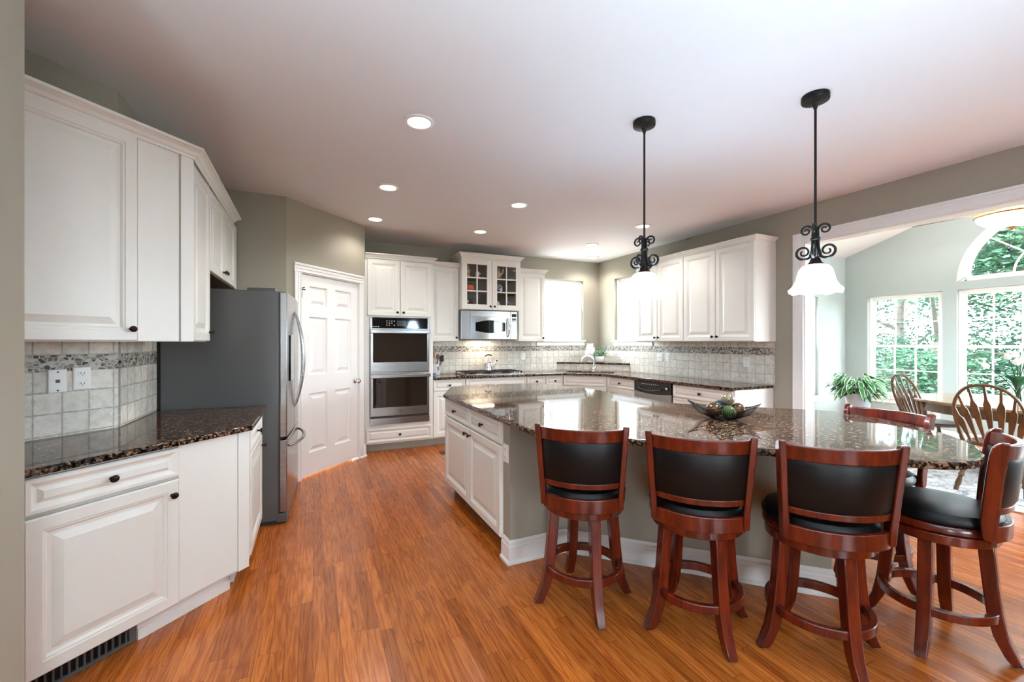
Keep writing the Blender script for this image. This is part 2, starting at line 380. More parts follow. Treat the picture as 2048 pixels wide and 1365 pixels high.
def swirl(name, stops, sc=16):
    m = N(name); a = m.noise(m.coord(), sc, 5, .6, 2.5)[0]
    m.l(m.ramp(a, stops), m.p.inputs['Base Color']); m.p.inputs['Roughness'].default_value = .12; m.p.inputs['Metallic'].default_value = .35; return m.mat
M['orbA'] = swirl('amber_art_glass', [(.3, lin(24, 14, 10)), (.5, lin(92, 58, 32)), (.7, lin(34, 22, 16))])
M['orbB'] = swirl('silver_mosaic_glass', [(.38, lin(56, 42, 32)), (.5, lin(160, 146, 124)), (.62, lin(76, 60, 44))], 45)
M['orbC'] = swirl('green_art_glass', [(.3, lin(26, 30, 18)), (.5, lin(74, 98, 50)), (.7, lin(40, 28, 18))])
M['orbD'] = swirl('teal_art_glass', [(.3, lin(14, 24, 27)), (.5, lin(58, 82, 86)), (.7, lin(16, 20, 22))], 20)
def bluewhite():
    m = N('blue_white_porcelain'); a = m.noise(m.coord(), 30, 3, .5, 1.5)[0]
    m.l(m.ramp(a, [(.45, lin(36, 52, 104)), (.55, lin(214, 218, 226))]), m.p.inputs['Base Color']); m.p.inputs['Roughness'].default_value = .15; return m.mat
M['bluewhite'] = bluewhite()
M['orange'] = pm('orange_glaze', lin(226, 96, 34), .25, noise=.1, nscale=10)
M['grape'] = pm('dark_red_glass', lin(110, 24, 34), .15, noise=.2)
M['figur'] = swirl('painted_porcelain', [(.4, lin(226, 220, 210)), (.52, lin(200, 160, 130)), (.6, lin(70, 54, 46))], 30)
M['cabin'] = pm('cabinet_interior', lin(120, 104, 86), .6, noise=.05)
# ------------------------------------------------------------------ setting
C = 2.743
def wall(name, origin, rot, outline, holes=(), mat='wall', th=.12):
    mb = MB().prism(outline, 0, th, holes, fn=lambda u, z, y: (u, y, z))
    o = mb.build(name, M[mat], None, smooth=0); o.location = (*origin, 0); o.rotation_euler.z = R(rot); return struct(o)
rect = lambda a, b, c, d: [(a, c), (b, c), (b, d), (a, d)]
struct(box_obj('floor', M['floor'], (-4.62, 8.05, -4.62, 6.22, -.10, 0)))
struct(MB().prism([(-4.62, -4.62), (4.62, -4.62), (4.62, 6.22), (-4.62, 6.22)], C, C+.1).build('ceiling', M['ceil'], smooth=0))
wall('wall_back', (.56, 6.1), 0, rect(0, 3.94, 0, C), [rect(2.74, 3.63, 1.395, 2.405)])
OY0, OY1, OZ = 2.665, -.36, 2.372       # cased opening to the sunroom
wall('wall_right', (4.5, 6.1), -90, [(-.12, 0), (6.1-OY0, 0), (6.1-OY0, OZ), (6.1-OY1, OZ), (6.1-OY1, 0), (10.72, 0), (10.72, C), (-.12, C)], [rect(.445, 1.30, 1.395, 2.405)])
wall('wall_left', (-.97, 3.03), 90, rect(0, 1.66, 0, C))
wall('wall_left_angled', (-2.17, 1.83), 45, rect(-.06, 1.697, 0, C))
wall('wall_left_near', (-4.5, 1.70), 0, rect(0, 3.6745, 0, C), th=.17)
wall('wall_pantry_front', (-.97, 4.57), 0, rect(0, .74, 0, C))
wall('wall_pantry_door', (-.23, 4.57), 45, [(0, 0), (.165, 0), (.165, 2.055), (1.012, 2.055), (1.012, 0), (1.117, 0), (1.117, C), (0, C)])
wall('wall_pantry_side', (.56, 5.36), 90, rect(0, .86, 0, C))
wall('wall_pantry_inside', (-1.6, 6.1), 0, rect(0, 2.1, 0, C))
wall('wall_west', (-4.5, -4.5), 90, rect(-.12, 6.37, 0, C))
wall('wall_south', (4.5, -4.5), 180, rect(0, 9.0, 0, C), [rect(3.1, 4.5, .75, 2.05), rect(6.8, 8.2, .75, 2.05)])
# sunroom shell
SX, SN, SS, RY = 7.93, 4.04, -.44, 1.8
wall('wall_sunroom_north', (4.62, SN), 0, rect(0, 3.43, 0, C), [rect(1.73, 2.58, .53, 2.075)], 'sunwall')
arch = [(2.24+.9*math.cos(PI*i/28), 2.185+.9*math.sin(PI*i/28)) for i in range(29)]
wall('wall_sunroom_east', (SX, SN), -90, [(-.12, 0), (4.6, 0), (4.6, C), (2.24, C+.768), (-.12, C)],
     [rect(.31, 1.194, .53, 2.075), rect(1.34, 3.14, .53, 2.075), rect(3.286, 4.17, .53, 2.075), arch], 'sunwall')
wall('wall_sunroom_south', (SX, SS), 180, rect(0, 3.31, 0, C), [rect(.5, 2.8, .53, 2.075)], 'sunwall')
wall('wall_sunroom_west', (4.62, SS), 90, [(0, C-.0), (4.48, C), (2.24, C+.768)], (), 'sunwall')
cl = MB()
for sg, y0 in ((1, SN), (-1, SS)):
    cl.add([(4.5, y0+.12*sg, C-.041), (8.05, y0+.12*sg, C-.041), (8.05, RY, C+.768), (4.5, RY, C+.768),
            (4.5, y0+.12*sg, C+.06), (8.05, y0+.12*sg, C+.06), (8.05, RY, C+.87), (4.5, RY, C+.87)],
           [(0,1,2,3), (4,7,6,5), (0,4,5,1), (2,6,7,3), (0,3,7,4), (1,5,6,2)])
struct(cl.build('ceiling_sunroom', M['ceil'], smooth=0))
# outside ground
struct(MB().box(-30, 60, -40, 60, -.75, -.7).build('ground', M['grass'], smooth=0))

struct(MB().box(-14, 12, -22, -4.75, -.699, -.45).build('ground_bounce_south', M['bounce_south'], smooth=0))  # pale slab added outside the south windows to bounce daylight onto the ceiling
struct(MB().box(1.5, 16, 6.6, 24, -.699, -.45).build('ground_bounce_north', M['bounce_north'], smooth=0))  # pale ground added on the north side to throw daylight up through the windows
# ---- cased opening trim (profiled boards)
def casing_board(mb, x0, x1, z0, z1, horizontal):
    """flat board with stepped edge, front toward -y, back at y=0"""
    mb.box(x0, x1, -.016, 0, z0, z1)
    if horizontal:
        mb.box(x0, x1, -.026, -.015, z1-.022, z1); mb.box(x0, x1, -.021, -.015, z0, z0+.012); mb.box(x0, x1, -.020, -.015, z0+.03, z0+.05)
    else:
        mb.box(x0, x0+.022, -.026, -.015, z0, z1); mb.box(x1-.012, x1, -.021, -.015, z0, z1); mb.box(x0+.045, x0+.06, -.020, -.015, z0, z1)
t = MB()
u0, u1 = 6.1-OY0, 6.1-OY1
casing_board(t, u0-.095, u0+.004, 0, OZ+.095, False); casing_board(t, u0+.004, u1+.095, OZ-.004, OZ+.095, True)
t.box(u1-.004, u1+.095, -.016, 0, 0, OZ)
t.box(u0-.001, u0+.018, -.004, .135, 0, OZ); t.box(u1-.018, u1+.001, -.004, .135, 0, OZ); t.box(u0, u1, -.004, .135, OZ-.018, OZ+.001)
o = t.build('trim_1', M['white'], smooth=0, bevel=.003); o.location = (4.5, 6.1, 0); o.rotation_euler.z = R(-90); struct(o)

# ---- baseboards
BBP = [(0, 0), (.026, 0), (.026, .012), (.016, .022), (.016, .105), (.012, .112), (.012, .128), (.005, .142), (0, .142)]
def baseboard(name, path, closed=False):
    return struct(MB().sweep(path, BBP, closed).build(name, M['white'], smooth=0))
baseboard('baseboard_sunroom', [(SX, SN), (SX, SS)][::1])
baseboard('baseboard_sunroom_north', [(4.62, SN), (SX, SN)])
baseboard('baseboard_right', [(4.5, 2.965), (4.5, OY0+.1)])
baseboard('baseboard_pantry', [(.492, 5.292), (.56, 5.36), (.56, 5.47)])

# ---- windows: double hung sash units, local x across, y into the wall
def window(name, origin, rot, w, z0, z1, cols=3, rows=2, sill=True, mull=0, stool_w=.03):
    root = bpy.data.objects.new(name, None); COL.objects.link(root); root.location = (*origin, 0); root.rotation_euler.z = R(rot); struct(root)
    fr = MB(); d0, d1 = .045, .115
    fr.box(0, .032, d0, d1, z0, z1); fr.box(w-.032, w, d0, d1, z0, z1); fr.box(.032, w-.032, d0, d1, z1-.032, z1); fr.box(.032, w-.032, d0, d1, z0, z0+.032)
    n = mull+1; units = []
    uw = (w-.064-mull*.08)/n
    for k in range(n):
        a = .032+k*(uw+.08); units.append((a, a+uw))
        if k: fr.box(a-.08, a, d0-.01, d1+.002, z0+.001, z1-.001)
    fr.build('window_frame', M['white'], root, bevel=.003, smooth=0)
    zm = (z0+z1)/2
    for a, b in units:
        for (s0, s1, y) in ((zm-.02, z1-.03, .082), (z0+.03, zm+.02, .055)):
            sm = MB(); q = .038
            sm.box(a, a+q, y, y+.026, s0, s1); sm.box(b-q, b, y, y+.026, s0, s1); sm.box(a+q, b-q, y, y+.026, s0, s0+q); sm.box(a+q, b-q, y, y+.026, s1-q, s1)
            for i in range(1, cols):
                x = a+q+(b-a-2*q)*i/cols; sm.box(x-.008, x+.008, y+.006, y+.02, s0+q, s1-q)
            for j in range(1, rows):
                z = s0+q+(s1-s0-2*q)*j/rows; sm.box(a+q, b-q, y+.007, y+.019, z-.008, z+.008)
            so = sm.build('sash', M['white'], root, smooth=0)
            MB().box(a+q-.004, b-q+.004, y+.011, y+.014, s0+q-.004, s1-q+.004).build('glass_pane', M['glass'], so, smooth=0)
    if sill:
        s_ = MB(); s_.box(-stool_w, w+stool_w, -.04, .05, z0-.024, z0); s_.box(-stool_w+.01, w+stool_w-.01, -.014, 0, z0-.09, z0-.024)
        s_.build('window_sill', M['white'], root, bevel=.004, smooth=0)
    return root
window('window_1', (3.30, 6.1), 0, .89, 1.395, 2.405)
window('window_2', (4.5, 5.655), -90, .855, 1.395, 2.405)
window('window_3', (6.35, SN), 0, .85, .53, 2.075)
window('window_4', (SX, SN-.31), -90, .884, .53, 2.075)
window('window_5', (SX, SN-1.34), -90, 1.80, .53, 2.075, mull=1)
window('window_6', (SX, SN-3.286), -90, .884, .53, 2.075)
window('window_7', (SX-.5, SS), 180, 2.3, .53, 2.075, mull=1)
for k, a in ((8, 3.1), (9, 6.8)):
    window('window_%d' % k, (4.5-a, -4.5), 180, 1.4, .75, 2.05, mull=1)
# white casings round the sunroom windows
def window_casing(name, origin, rot, x0, x1, z0, z1):
    q = .05; m = MB()
    m.box(x0-q, x0, -.014, 0, z0, z1+q); m.box(x1, x1+q, -.014, 0, z0, z1+q); m.box(x0, x1, -.014, 0, z1, z1+q)
    m.box(x0-.004, x0+.003, -.014, .06, z0, z1); m.box(x1-.003, x1+.004, -.014, .06, z0, z1); m.box(x0, x1, -.014, .06, z1-.003, z1+.004)
    o = m.build(name, M['white'], smooth=0, bevel=.002); o.location = (*origin, 0); o.rotation_euler.z = R(rot); struct(o)
for nm, a, b in (('trim_2', .345, 1.16), ('trim_3', 1.375, 3.105), ('trim_4', 3.32, 4.135)):
    pass
# arch window
root = bpy.data.objects.new('window_10', None); COL.objects.link(root); root.location = (SX, SN, 0); root.rotation_euler.z = R(-90); struct(root)
def half(r, n=28): return [(2.24+r*math.cos(PI*i/n), 2.185+r*math.sin(PI*i/n)) for i in range(n+1)]
def ringpoly(r1, r0, base):
    return half(r1)+[(2.24+r0*math.cos(PI*i/28), 2.185+base+(r0-base*0)*math.sin(PI*i/28)*(1-base/r0)) for i in range(28, -1, -1)]
f = MB()
f.prism(half(.90)+[(2.24-.80, 2.185+.06)]+[(2.24+.80*math.cos(a), 2.185+.06+.76*math.sin(a)) for a in [PI*i/28 for i in range(27, 0, -1)]]+[(2.24+.80, 2.185+.06)], -.004, .115, fn=lambda u, z, y: (u, y, z))
f.box(2.24-.80, 2.24+.80, -.003, .114, 2.186, 2.246)
f.build('window_frame', M['white'], root, smooth=0)
mu = MB()
arcpts = [(2.24+.40*math.cos(PI*i/20), .085, 2.245+.38*math.sin(PI*i/20)) for i in range(21)]
mu.tube(arcpts, .011, 6)
for a in (40, 90, 140):
    mu.tube([(2.24+.40*math.cos(R(a)), .085, 2.245+.38*math.sin(R(a))), (2.24+.81*math.cos(R(a)), .085, 2.245+.77*math.sin(R(a)))], .010, 6)
mu.build('muntin', M['white'], root, smooth=0)
MB().prism(half(.82), .083, .086, fn=lambda u, z, y: (u, y, z)).build('glass_pane', M['glass'], root, smooth=0)

# ---- pantry door (six raised panels) with casing, hinges, knob
def six_panel(root):
    """slab 0..W wide, front at y=0"""
    Wd, Hd = .838, 2.035
    mb = MB(); xs = [(.115, .362), (.476, .723)]; zs = [(.235, .835), (1.02, 1.615), (1.725, 1.925)]
    cols = [0, xs[0][0], xs[0][1], xs[1][0], xs[1][1], Wd]; rows = [.012]+[v for p in zs for v in p]+[Hd]
    for i in range(5):
        for j in range(7):
            if i in (1, 3) and j in (1, 3, 5): continue
            mb.box(cols[i], cols[i+1], 0, .035, rows[j], rows[j+1])
    o = mb.build('door_slab', M['door'], root, smooth=0)
    # merge coplanar box faces so the slab is one continuous skin
    pn = MB()
    for a, b in xs:
        for c, d in zs:
            pn.panel(a, b, c, d, [(0, .033), (0, .001), (.010, .016), (.024, .017), (.058, .005)])
    pn.build('raised_panel', M['door'], o, smooth=0)
    return o
root = bpy.data.objects.new('door_1', None); COL.objects.link(root); root.location = (-.23, 4.57, 0); root.rotation_euler.z = R(45); struct(root)
slab = six_panel(root); slab.location = (.169, .012, .006)
cs = MB(); casing_board(cs, .078, .165, 0, 2.055, False); casing_board(cs, .078, 1.085, 2.055, 2.14, True); cs.box(1.012, 1.085, -.016, 0, 0, 2.055)
cs.box(1.07, 1.085, -.024, -.014, 0, 2.14); cs.box(.160, .168, -.003, .10, 0, 2.055); cs.box(1.009, 1.016, -.003, .10, 0, 2.055); cs.box(.165, 1.012, -.003, .10, 2.045, 2.057)
cs.build('door_casing', M['white'], root, smooth=0, bevel=.003)
KX = Matrix.Rotation(R(90), 4, 'X')   # lathe z axis -> -y (out of the front)
kn = MB(); kn.lathe([(.030, 0), (.030, .006), (.012, .010), (.011, .034), (.020, .040), (.029, .052), (.029, .064), (.020, .074), (.001, .077)], (.955, .012, .915), 20, KX)
kn.build('door_knob', M['chrome'], root)
for z in (.27, 1.05, 1.82):
    MB().box(.158, .176, -.004, .012, z-.045, z+.045).tube([(.167, -.006, z-.05), (.167, -.006, z+.05)], .006, 8).build('hinge', M['chrome'], root, smooth=0)
st = MB(); st.tube([(.167, -.006, 1.865), (.167, -.006, 1.895), (.167, -.05, 1.90)], .005, 8); st.tube([(.13, -.012, 1.885), (.215, -.012, 1.885)], .005, 8); st.tube([(.172, -.012, 1.885), (.172, -.012, 1.80)], .004, 8)
st.build('hinge_stop', M['bronze'], root)

# ---- tiled splash, structure
def splash(name, origin, rot, rects, holes=()):
    mb = MB()
    for a, b, c, d in rects: mb.box(a, b, -.011, -.0005, c, d)
    o = mb.build(name, M['tile'], smooth=0); o.location = (*origin, 0); o.rotation_euler.z = R(rot); struct(o)
splash('trim_2', (.56, 6.1), 0, [(.86, 2.70, .9, 1.40), (2.70, 3.928, .9, 1.30)])
splash('trim_3', (4.5, 6.1), -90, [(.012, 1.36, .9, 1.30), (1.36, 3.14, .9, 1.37)])
splash('trim_4', (-.97, 3.03), 90, [(.001, .60, .9, 1.40)])
splash('trim_5', (-2.17, 1.83), 45, [(.60, 1.694, .9, 1.40)])
MB().box(0, .012, -.014, 0, .9, 1.37)
# ------------------------------------------------------------------ cabinet kit
DOORP = [(0, .02), (0, .005), (.005, 0), (.050, 0), (.053, .004), (.060, .005), (.068, .0135), (.080, .014), (.112, .003)]
NARROWP = [(0, .02), (0, .005), (.005, 0), (.034, 0), (.037, .004), (.042, .005), (.048, .012), (.056, .0125), (.078, .003)]
DRAWP = [(0, .02), (0, .005), (.005, 0), (.018, 0), (.030, .009), (.036, .012), (.040, .0125), (.054, .002)]
def knob(parent, x, z, y=0.0, oval=1.0):
    k = MB(); k.lathe([(.0075, 0), (.006, .004), (.0048, .012), (.007, .015), (.0135, .018), (.0155, .023), (.0125, .028), (.005, .0305), (.0005, .031)], (x, y, z), 14, KX, sx=1.12*oval)
    return k.build('knob', M['bronze'], parent)
def front(parent, kind, x0, x1, z0, z1, y=0.0, kn=None):
    w, h = x1-x0, z1-z0
    prof = DRAWP if kind == 'drawer' else (NARROWP if min(w, h) < .27 else DOORP)
    o = MB().panel(x0, x1, z0, z1, prof, y-.02).build(kind, M['cab'], parent, smooth=0)
    if kn:
        kx, kz = kn; knob(o, kx, kz, y-.02)
    return o
CROWN = [(0, 0), (.006, 0), (.008, .014), (.016, .020), (.024, .034), (.040, .046), (.046, .048), (.046, .062), (0, .062)]
def crown(path, z, name='crown_molding', parent=None, sc=1.0):
    return MB().sweep(path, [(a*sc, z+b*sc) for a, b in CROWN]).build(name, M['cab'], parent, smooth=0)

# ================= left run (45 degree wall, then along the fridge wall)
OL = (-.97, 3.03)
# base, angled
t = thing('base_cabinet', 'white angled base cabinet with drawer, big door and plain panel, left foreground', 'cabinet', (*OL, 0), R(45), 'left run base cabinets')
MB().prism([(-.72, -.60), (.290, -.60), (.004, -.004), (-.72, -.004)], .10, .869).build('body', M['cab'], t, smooth=0)
front(t, 'drawer', -.606, -.078, .722, .858, -.608, (-.345, .790))
front(t, 'door', -.606, -.078, .112, .708, -.608, (-.112, .640))
MB().box(-.072, .228, -.612, -.598, .112, .866).build('side_panel', M['cab'], t, bevel=.002, smooth=0)
MB().prism([(.234, -.612), (.297, -.612), (.275, -.58), (.234, -.58)], .100, .866).build('filler_post', M['cab'], t, smooth=0)
tk = MB(); tk.box(-.21, .225, -.552, -.53, 0, .098); tk.box(-.21, .225, -.560, -.552, .082, .098); tk.box(-.21, .225, -.557, -.552, 0, .05); tk.box(-.72, -.21, -.53, -.51, 0, .098); tk.box(.20, .225, -.552, -.3, 0, .098)
tk.build('toe_kick', M['white'], t, smooth=0)
# base, west
t = thing('base_cabinet', 'narrow white base cabinet between the angled base cabinet and the refrigerator', 'cabinet', (*OL, 0), R(90), 'left run base cabinets')
MB().prism([(-.215, -.62), (.585, -.62), (.585, -.004), (.004, -.004)], .10, .869).build('body', M['cab'], t, smooth=0)
front(t, 'drawer', -.115, .475, .722, .858, -.622, (.18, .79))
front(t, 'door', -.115, .475, .112, .708, -.622, (.43, .64))
MB().box(-.212, -.118, -.634, -.619, .105, .866).build('filler_post', M['cab'], t, smooth=0)
MB().box(-.16, .58, -.56, -.54, 0, .098).build('toe_kick', M['white'], t, smooth=0)
# worktop
def r45(x, y): c = .70710678; return (OL[0]+c*x-c*y, OL[1]+c*x+c*y)
poly = [r45(-.80, -.648), r45(.291, -.648), (-.305, 3.615), (-.957, 3.615), (-.957, 3.035), r45(-.80, -.013)]
o = MB().prism(poly, .8695, .900).build('granite_worktop', M['granite'], bevel=.007, segs=3); tag(o, 'brown speckled granite worktop over the angled white base cabinets at left', 'worktop')
# toe vent
t = thing('toe_kick_vent', 'dark slotted metal air vent set under the big door of the angled base cabinet', 'vent', (*OL, 0), R(45))
MB().box(-.70, -.215, -.540, -.531, .004, .096).build('vent_back', M['black'], t, smooth=0)
v = MB()
v.box(-.70, -.215, -.552, -.541, .004, .018); v.box(-.70, -.215, -.552, -.541, .084, .096); v.box(-.240, -.215, -.552, -.541, .018, .084)
v.build('vent_frame', M['grey_side'], t, smooth=0)
sl = MB()
for k in range(19): x = -.69+k*.0242; sl.box(x, x+.006, -.551, -.541, .018, .084)
sl.build('vent_slat', M['grey_side'], t, smooth=0)

# wall cabinet, angled
UZ0, UZ1 = 1.367, 2.395
t = thing('upper_cabinet', 'large white angled wall cabinet with one wide raised-panel door, upper left foreground', 'cabinet', (OL[0], OL[1], UZ0), R(45), 'left run wall cabinets')
MB().prism([(-.72, -.33), (.163, -.33), (.004, -.004), (-.72, -.004)], 0, UZ1-UZ0).build('body', M['cab'], t, smooth=0)
front(t, 'door', -.69, -.098, .004, UZ1-UZ0-.006, -.331, (-.128, .062))
MB().box(-.092, .100, -.340, -.329, .002, UZ1-UZ0-.002).build('side_panel', M['cab'], t, bevel=.002, smooth=0)
MB().prism([(.106, -.346), (.172, -.346), (.160, -.328), (.106, -.328)], .002, UZ1-UZ0-.002).build('filler_post', M['cab'], t, smooth=0)
t = thing('upper_cabinet', 'narrow tall white wall cabinet just left of the refrigerator, over the worktop', 'cabinet', (OL[0], OL[1], UZ0), R(90), 'left run wall cabinets')
MB().prism([(-.112, -.33), (.384, -.33), (.384, -.004), (.004, -.004)], 0, UZ1-UZ0).build('body', M['cab'], t, smooth=0)
front(t, 'door', -.055, .381, .004, UZ1-UZ0-.006, -.331, (.352, .062))
t = thing('upper_cabinet', 'short white two-door wall cabinet fixed above the refrigerator', 'cabinet', (OL[0], OL[1], 1.835), R(90), 'left run wall cabinets')
h = UZ1-1.835
MB().box(.387, 1.50, -.33, -.004, .004, h).build('body', M['cab'], t, smooth=0)
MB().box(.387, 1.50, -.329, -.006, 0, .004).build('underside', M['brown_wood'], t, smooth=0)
front(t, 'door', .392, .868, .006, h-.006, -.331, (.835, .06)); front(t, 'door', .874, 1.36, .006, h-.006, -.331, (.907, .06))
MB().box(1.363, 1.50, -.345, -.33, .004, h).build('filler_post', M['cab'], t, smooth=0)
cr = r45(.170, -.345); path = [r45(-.74, -.345), cr, (-.622, 3.03+1.30), (-.80, 3.03+1.30)]
o = MB().sweep(path, [(a*1.15, UZ1-.012+b) for a, b in CROWN]).build('crown_molding', M['cab'], smooth=0)
tag(o, 'white crown molding running along the tops of the left wall cabinets', 'molding')

# plates on the left splash
def plate(name, label, origin, rot, x, z, kind='outlet', w=.072, h=.115, cat='outlet', y=-.011):
    t = thing(name, label, cat, (origin[0]+math.cos(R(rot))*x-math.sin(R(rot))*y, origin[1]+math.sin(R(rot))*x+math.cos(R(rot))*y, z), R(rot))
    MB().panel(-w/2, w/2, -h/2, h/2, [(0, 0), (0, -.003), (.004, -.006), (.010, -.0065)]).build('cover_plate', M['plate'], t, smooth=0)
    d = MB(); bb = MB()
    if kind == 'outlet':
        for dz in (-.026, .026):
            so = MB().lathe([(.0165, 0), (.0165, .0085), (.001, .0086)], (0, 0, dz), 18, KX).build('socket', M['plate'], t)
            for x0, x1, z0, z1 in ((-.008, -.0055, -.003, .007), (.0055, .008, -.003, .007), (-.002, .002, -.010, -.006)):
                MB().box(x0, x1, -.0092, -.008, dz+z0, dz+z1).build('slot', M['darkgrey'], so, smooth=0)
    elif kind == 'jack':
        d.box(-.008, .008, -.0078, -.0066, -.008, .008); d.build('jack', M['darkgrey'], t, smooth=0)
        for dz in (-.045, .045): MB().lathe([(.004, 0), (.004, .0085), (.001, .009)], (0, 0, dz), 10, KX).build('screw', M['darkgrey'], t)
    elif kind in ('switch', 'switch2'):
        xs = (0,) if kind == 'switch' else (-.023, .023)
        for x in xs:
            so = MB().box(x-.006, x+.006, -.0075, -.0062, -.013, .013).build('switch_slot', M['ceramic'], t, smooth=0)
            MB().box(x-.004, x+.004, -.016, -.006, -.010, .008).build('toggle', M['plate'], so, smooth=0)
    elif kind == 'rocker':
        bb.box(-.016, .016, -.0085, -.006, -.033, .033); bb.build('rocker', M['plate'], t, smooth=0)
    return t
plate('phone_jack_plate', 'square white phone jack plate on the left tiled splash, left of the outlet', OL, 45, -.252, 1.172, 'jack', cat='wall plate')
plate('outlet_plate', 'white double outlet on the left tiled splash beside the phone jack plate', OL, 45, -.158, 1.178)

# ================= refrigerator (front faces +x)
t = thing('refrigerator', 'stainless french door refrigerator with grey sides and a bottom freezer', 'refrigerator', (-.949, 3.658, 0), R(87))
# local x = world y - 3.632, local y = -(world x + .95): front at y=-.72
FW = .905
MB().box(0, FW, -.715, 0, .03, 1.745).build('body', M['grey_side'], t, bevel=.006)
MB().box(.02, FW-.02, -.70, -.02, 0, .03).build('feet', M['darkgrey'], t, smooth=0)
def fdoor(nm, x0, x1, z0, z1):
    m = MB(); n = 10; loops = []
    for i in range(n+1):
        u = i/n; x = x0+(x1-x0)*u; bulge = .012*math.sin(PI*(x/FW))
        loops.append([(x, -.722, z0), (x, -.772-bulge, z0), (x, -.772-bulge, z1), (x, -.722, z1)])
    return m.loft(loops).build(nm, M['steel'], t, bevel=.008, segs=3)
d1 = fdoor('door', .004, FW/2-.003, .648, 1.742); d2 = fdoor('door', FW/2+.003, FW-.004, .648, 1.742)
d3 = fdoor('freezer_drawer', .004, FW-.004, .085, .630)
MB().box(.008, FW-.008, -.724, -.714, .08, 1.74).build('gasket', M['darkgrey'], t, smooth=0)
MB().box(.005, FW-.005, -.772, -.70, .012, .078).build('toe_grille', M['grey_side'], t, bevel=.006, smooth=0)
for x in (.10, FW-.10):
    MB().prism([(-.055, -.80+.11), (.055, -.80+.11), (.03, -.50), (-.03, -.50)], 1.745, 1.772).build('hinge_cover', M['grey_side'], t, bevel=.006, smooth=0).location.x = x
def bow(parent, xs, z0, z1, out):
    pts = []
    for i in range(17):
        u = i/16; pts.append((xs, -.776-out*math.sin(PI*u)**.75 if 0 < u < 1 else -.770, z0+(z1-z0)*u))
    return MB().tube(pts, [.006+.007*math.sin(PI*i/16) for i in range(17)], 10).build('handle', M['steel'], parent)
bow(d1, FW/2-.045, .80, 1.64, .075); bow(d2, FW/2+.045, .80, 1.64, .075)
pts = [(.10+(FW-.20)*i/16, -.780-.075*math.sin(PI*i/16)**.7 if 0 < i < 16 else -.776, .565) for i in range(17)]
MB().tube(pts, [.009+.006*math.sin(PI*i/16) for i in range(17)], 10).build('handle', M['steel'], d3)
wd = MB(); wd.box(.12, .33, -.7875, -.779, 1.06, 1.42); wd.build('water_dispenser', M['blackgloss'], d1, bevel=.003, smooth=0)

# ================= back run
# oven tower
t = thing('oven_tower_cabinet', 'tall cream cabinet tower around the double oven, doors above and drawer below', 'cabinet', (.575, 5.49, 0), 0)
b = MB(); b.box(0, .052, 0, .60, .10, 2.395); b.box(.795, .845, 0, .60, .10, 2.395); b.box(.052, .795, 0, .60, 1.675, 2.395); b.box(.052, .795, 0, .60, .10, .395); b.box(.052, .795, .58, .60, .395, 1.675)
b.build('body', M['cab'], t, smooth=0)
front(t, 'door', .025, .420, 1.690, 2.388, 0, (.385, 1.735)); front(t, 'door', .426, .818, 1.690, 2.388, 0, (.460, 1.735))
front(t, 'drawer', .012, .822, .118, .290, 0, (.415, .204))
MB().box(.0, .845, .07, .09, 0, .10).build('toe_kick', M['wall'], t, smooth=0)
crown([(0, -.016), (.845, -.016), (.845, .56)], 2.395, 'crown', t)
# double oven
t = thing('double_wall_oven', 'stainless double wall oven with two dark glass doors and a black control panel', 'oven', (.630, 5.49, .40), 0)
ow = .736
MB().box(0, ow, -.012, .56, 0, 1.272).build('housing', M['steel'], t, bevel=.003, smooth=0)
cp = MB().box(.028, ow-.02, -.022, -.011, 1.135, 1.268).build('control_panel', M['blackgloss'], t, bevel=.002, smooth=0)
MB().box(.325, .435, -.0235, -.0215, 1.165, 1.235).build('display', M['screen'], cp, smooth=0)
kp = MB()
for gx in (.195, .48):
    for i in range(4):
        for j in range(3):
            if (i*7+j*3+int(gx*10)) % 5: kp.box(gx+i*.030, gx+i*.030+.014, -.0232, -.0215, 1.172+j*.026, 1.172+j*.026+.006)
kp.box(.033, .045, -.0232, -.0215, 1.152, 1.16); kp.box(.055, .085, -.0232, -.0215, 1.153, 1.158); kp.box(.095, .107, -.0232, -.0215, 1.152, 1.16)
kp.build('printed_legend', M['plate'], cp, smooth=0)
for z0, z1, gz0, gz1 in ((.59, 1.128, .712, 1.072), (.045, .575, .152, .515)):
    d = MB().box(.004, ow-.004, -.036, -.013, z0, z1).build('oven_door', M['steel'], t, bevel=.004, smooth=0)
    MB().box(.035, ow-.032, -.0385, -.035, gz0, gz1).build('oven_window', M['ovenglass'], d, bevel=.002, smooth=0)
    hh = MB(); hz = z1-.034
    hh.box(-.004, ow+.004, -.085, -.064, hz-.022, hz+.022); hh.box(.006, .040, -.068, -.034, hz-.014, hz+.014); hh.box(ow-.040, ow-.006, -.068, -.034, hz-.014, hz+.014)
    hh.build('handle', M['steel'], d, bevel=.006, smooth=0)
    if z0 < .1:
        MB().lathe([(.016, 0), (.016, .002), (.012, .0022), (.012, .001)], (ow/2, -.036, .10), 20, KX).build('emblem', M['grey_side'], d)
MB().box(.008, ow-.008, -.020, -.011, .020, .042).build('vent_slot', M['darkgrey'], t, smooth=0)
MB().box(0, ow, -.03, -.011, -.06, .018).build('bottom_trim', M['steel'], t, bevel=.002, smooth=0)

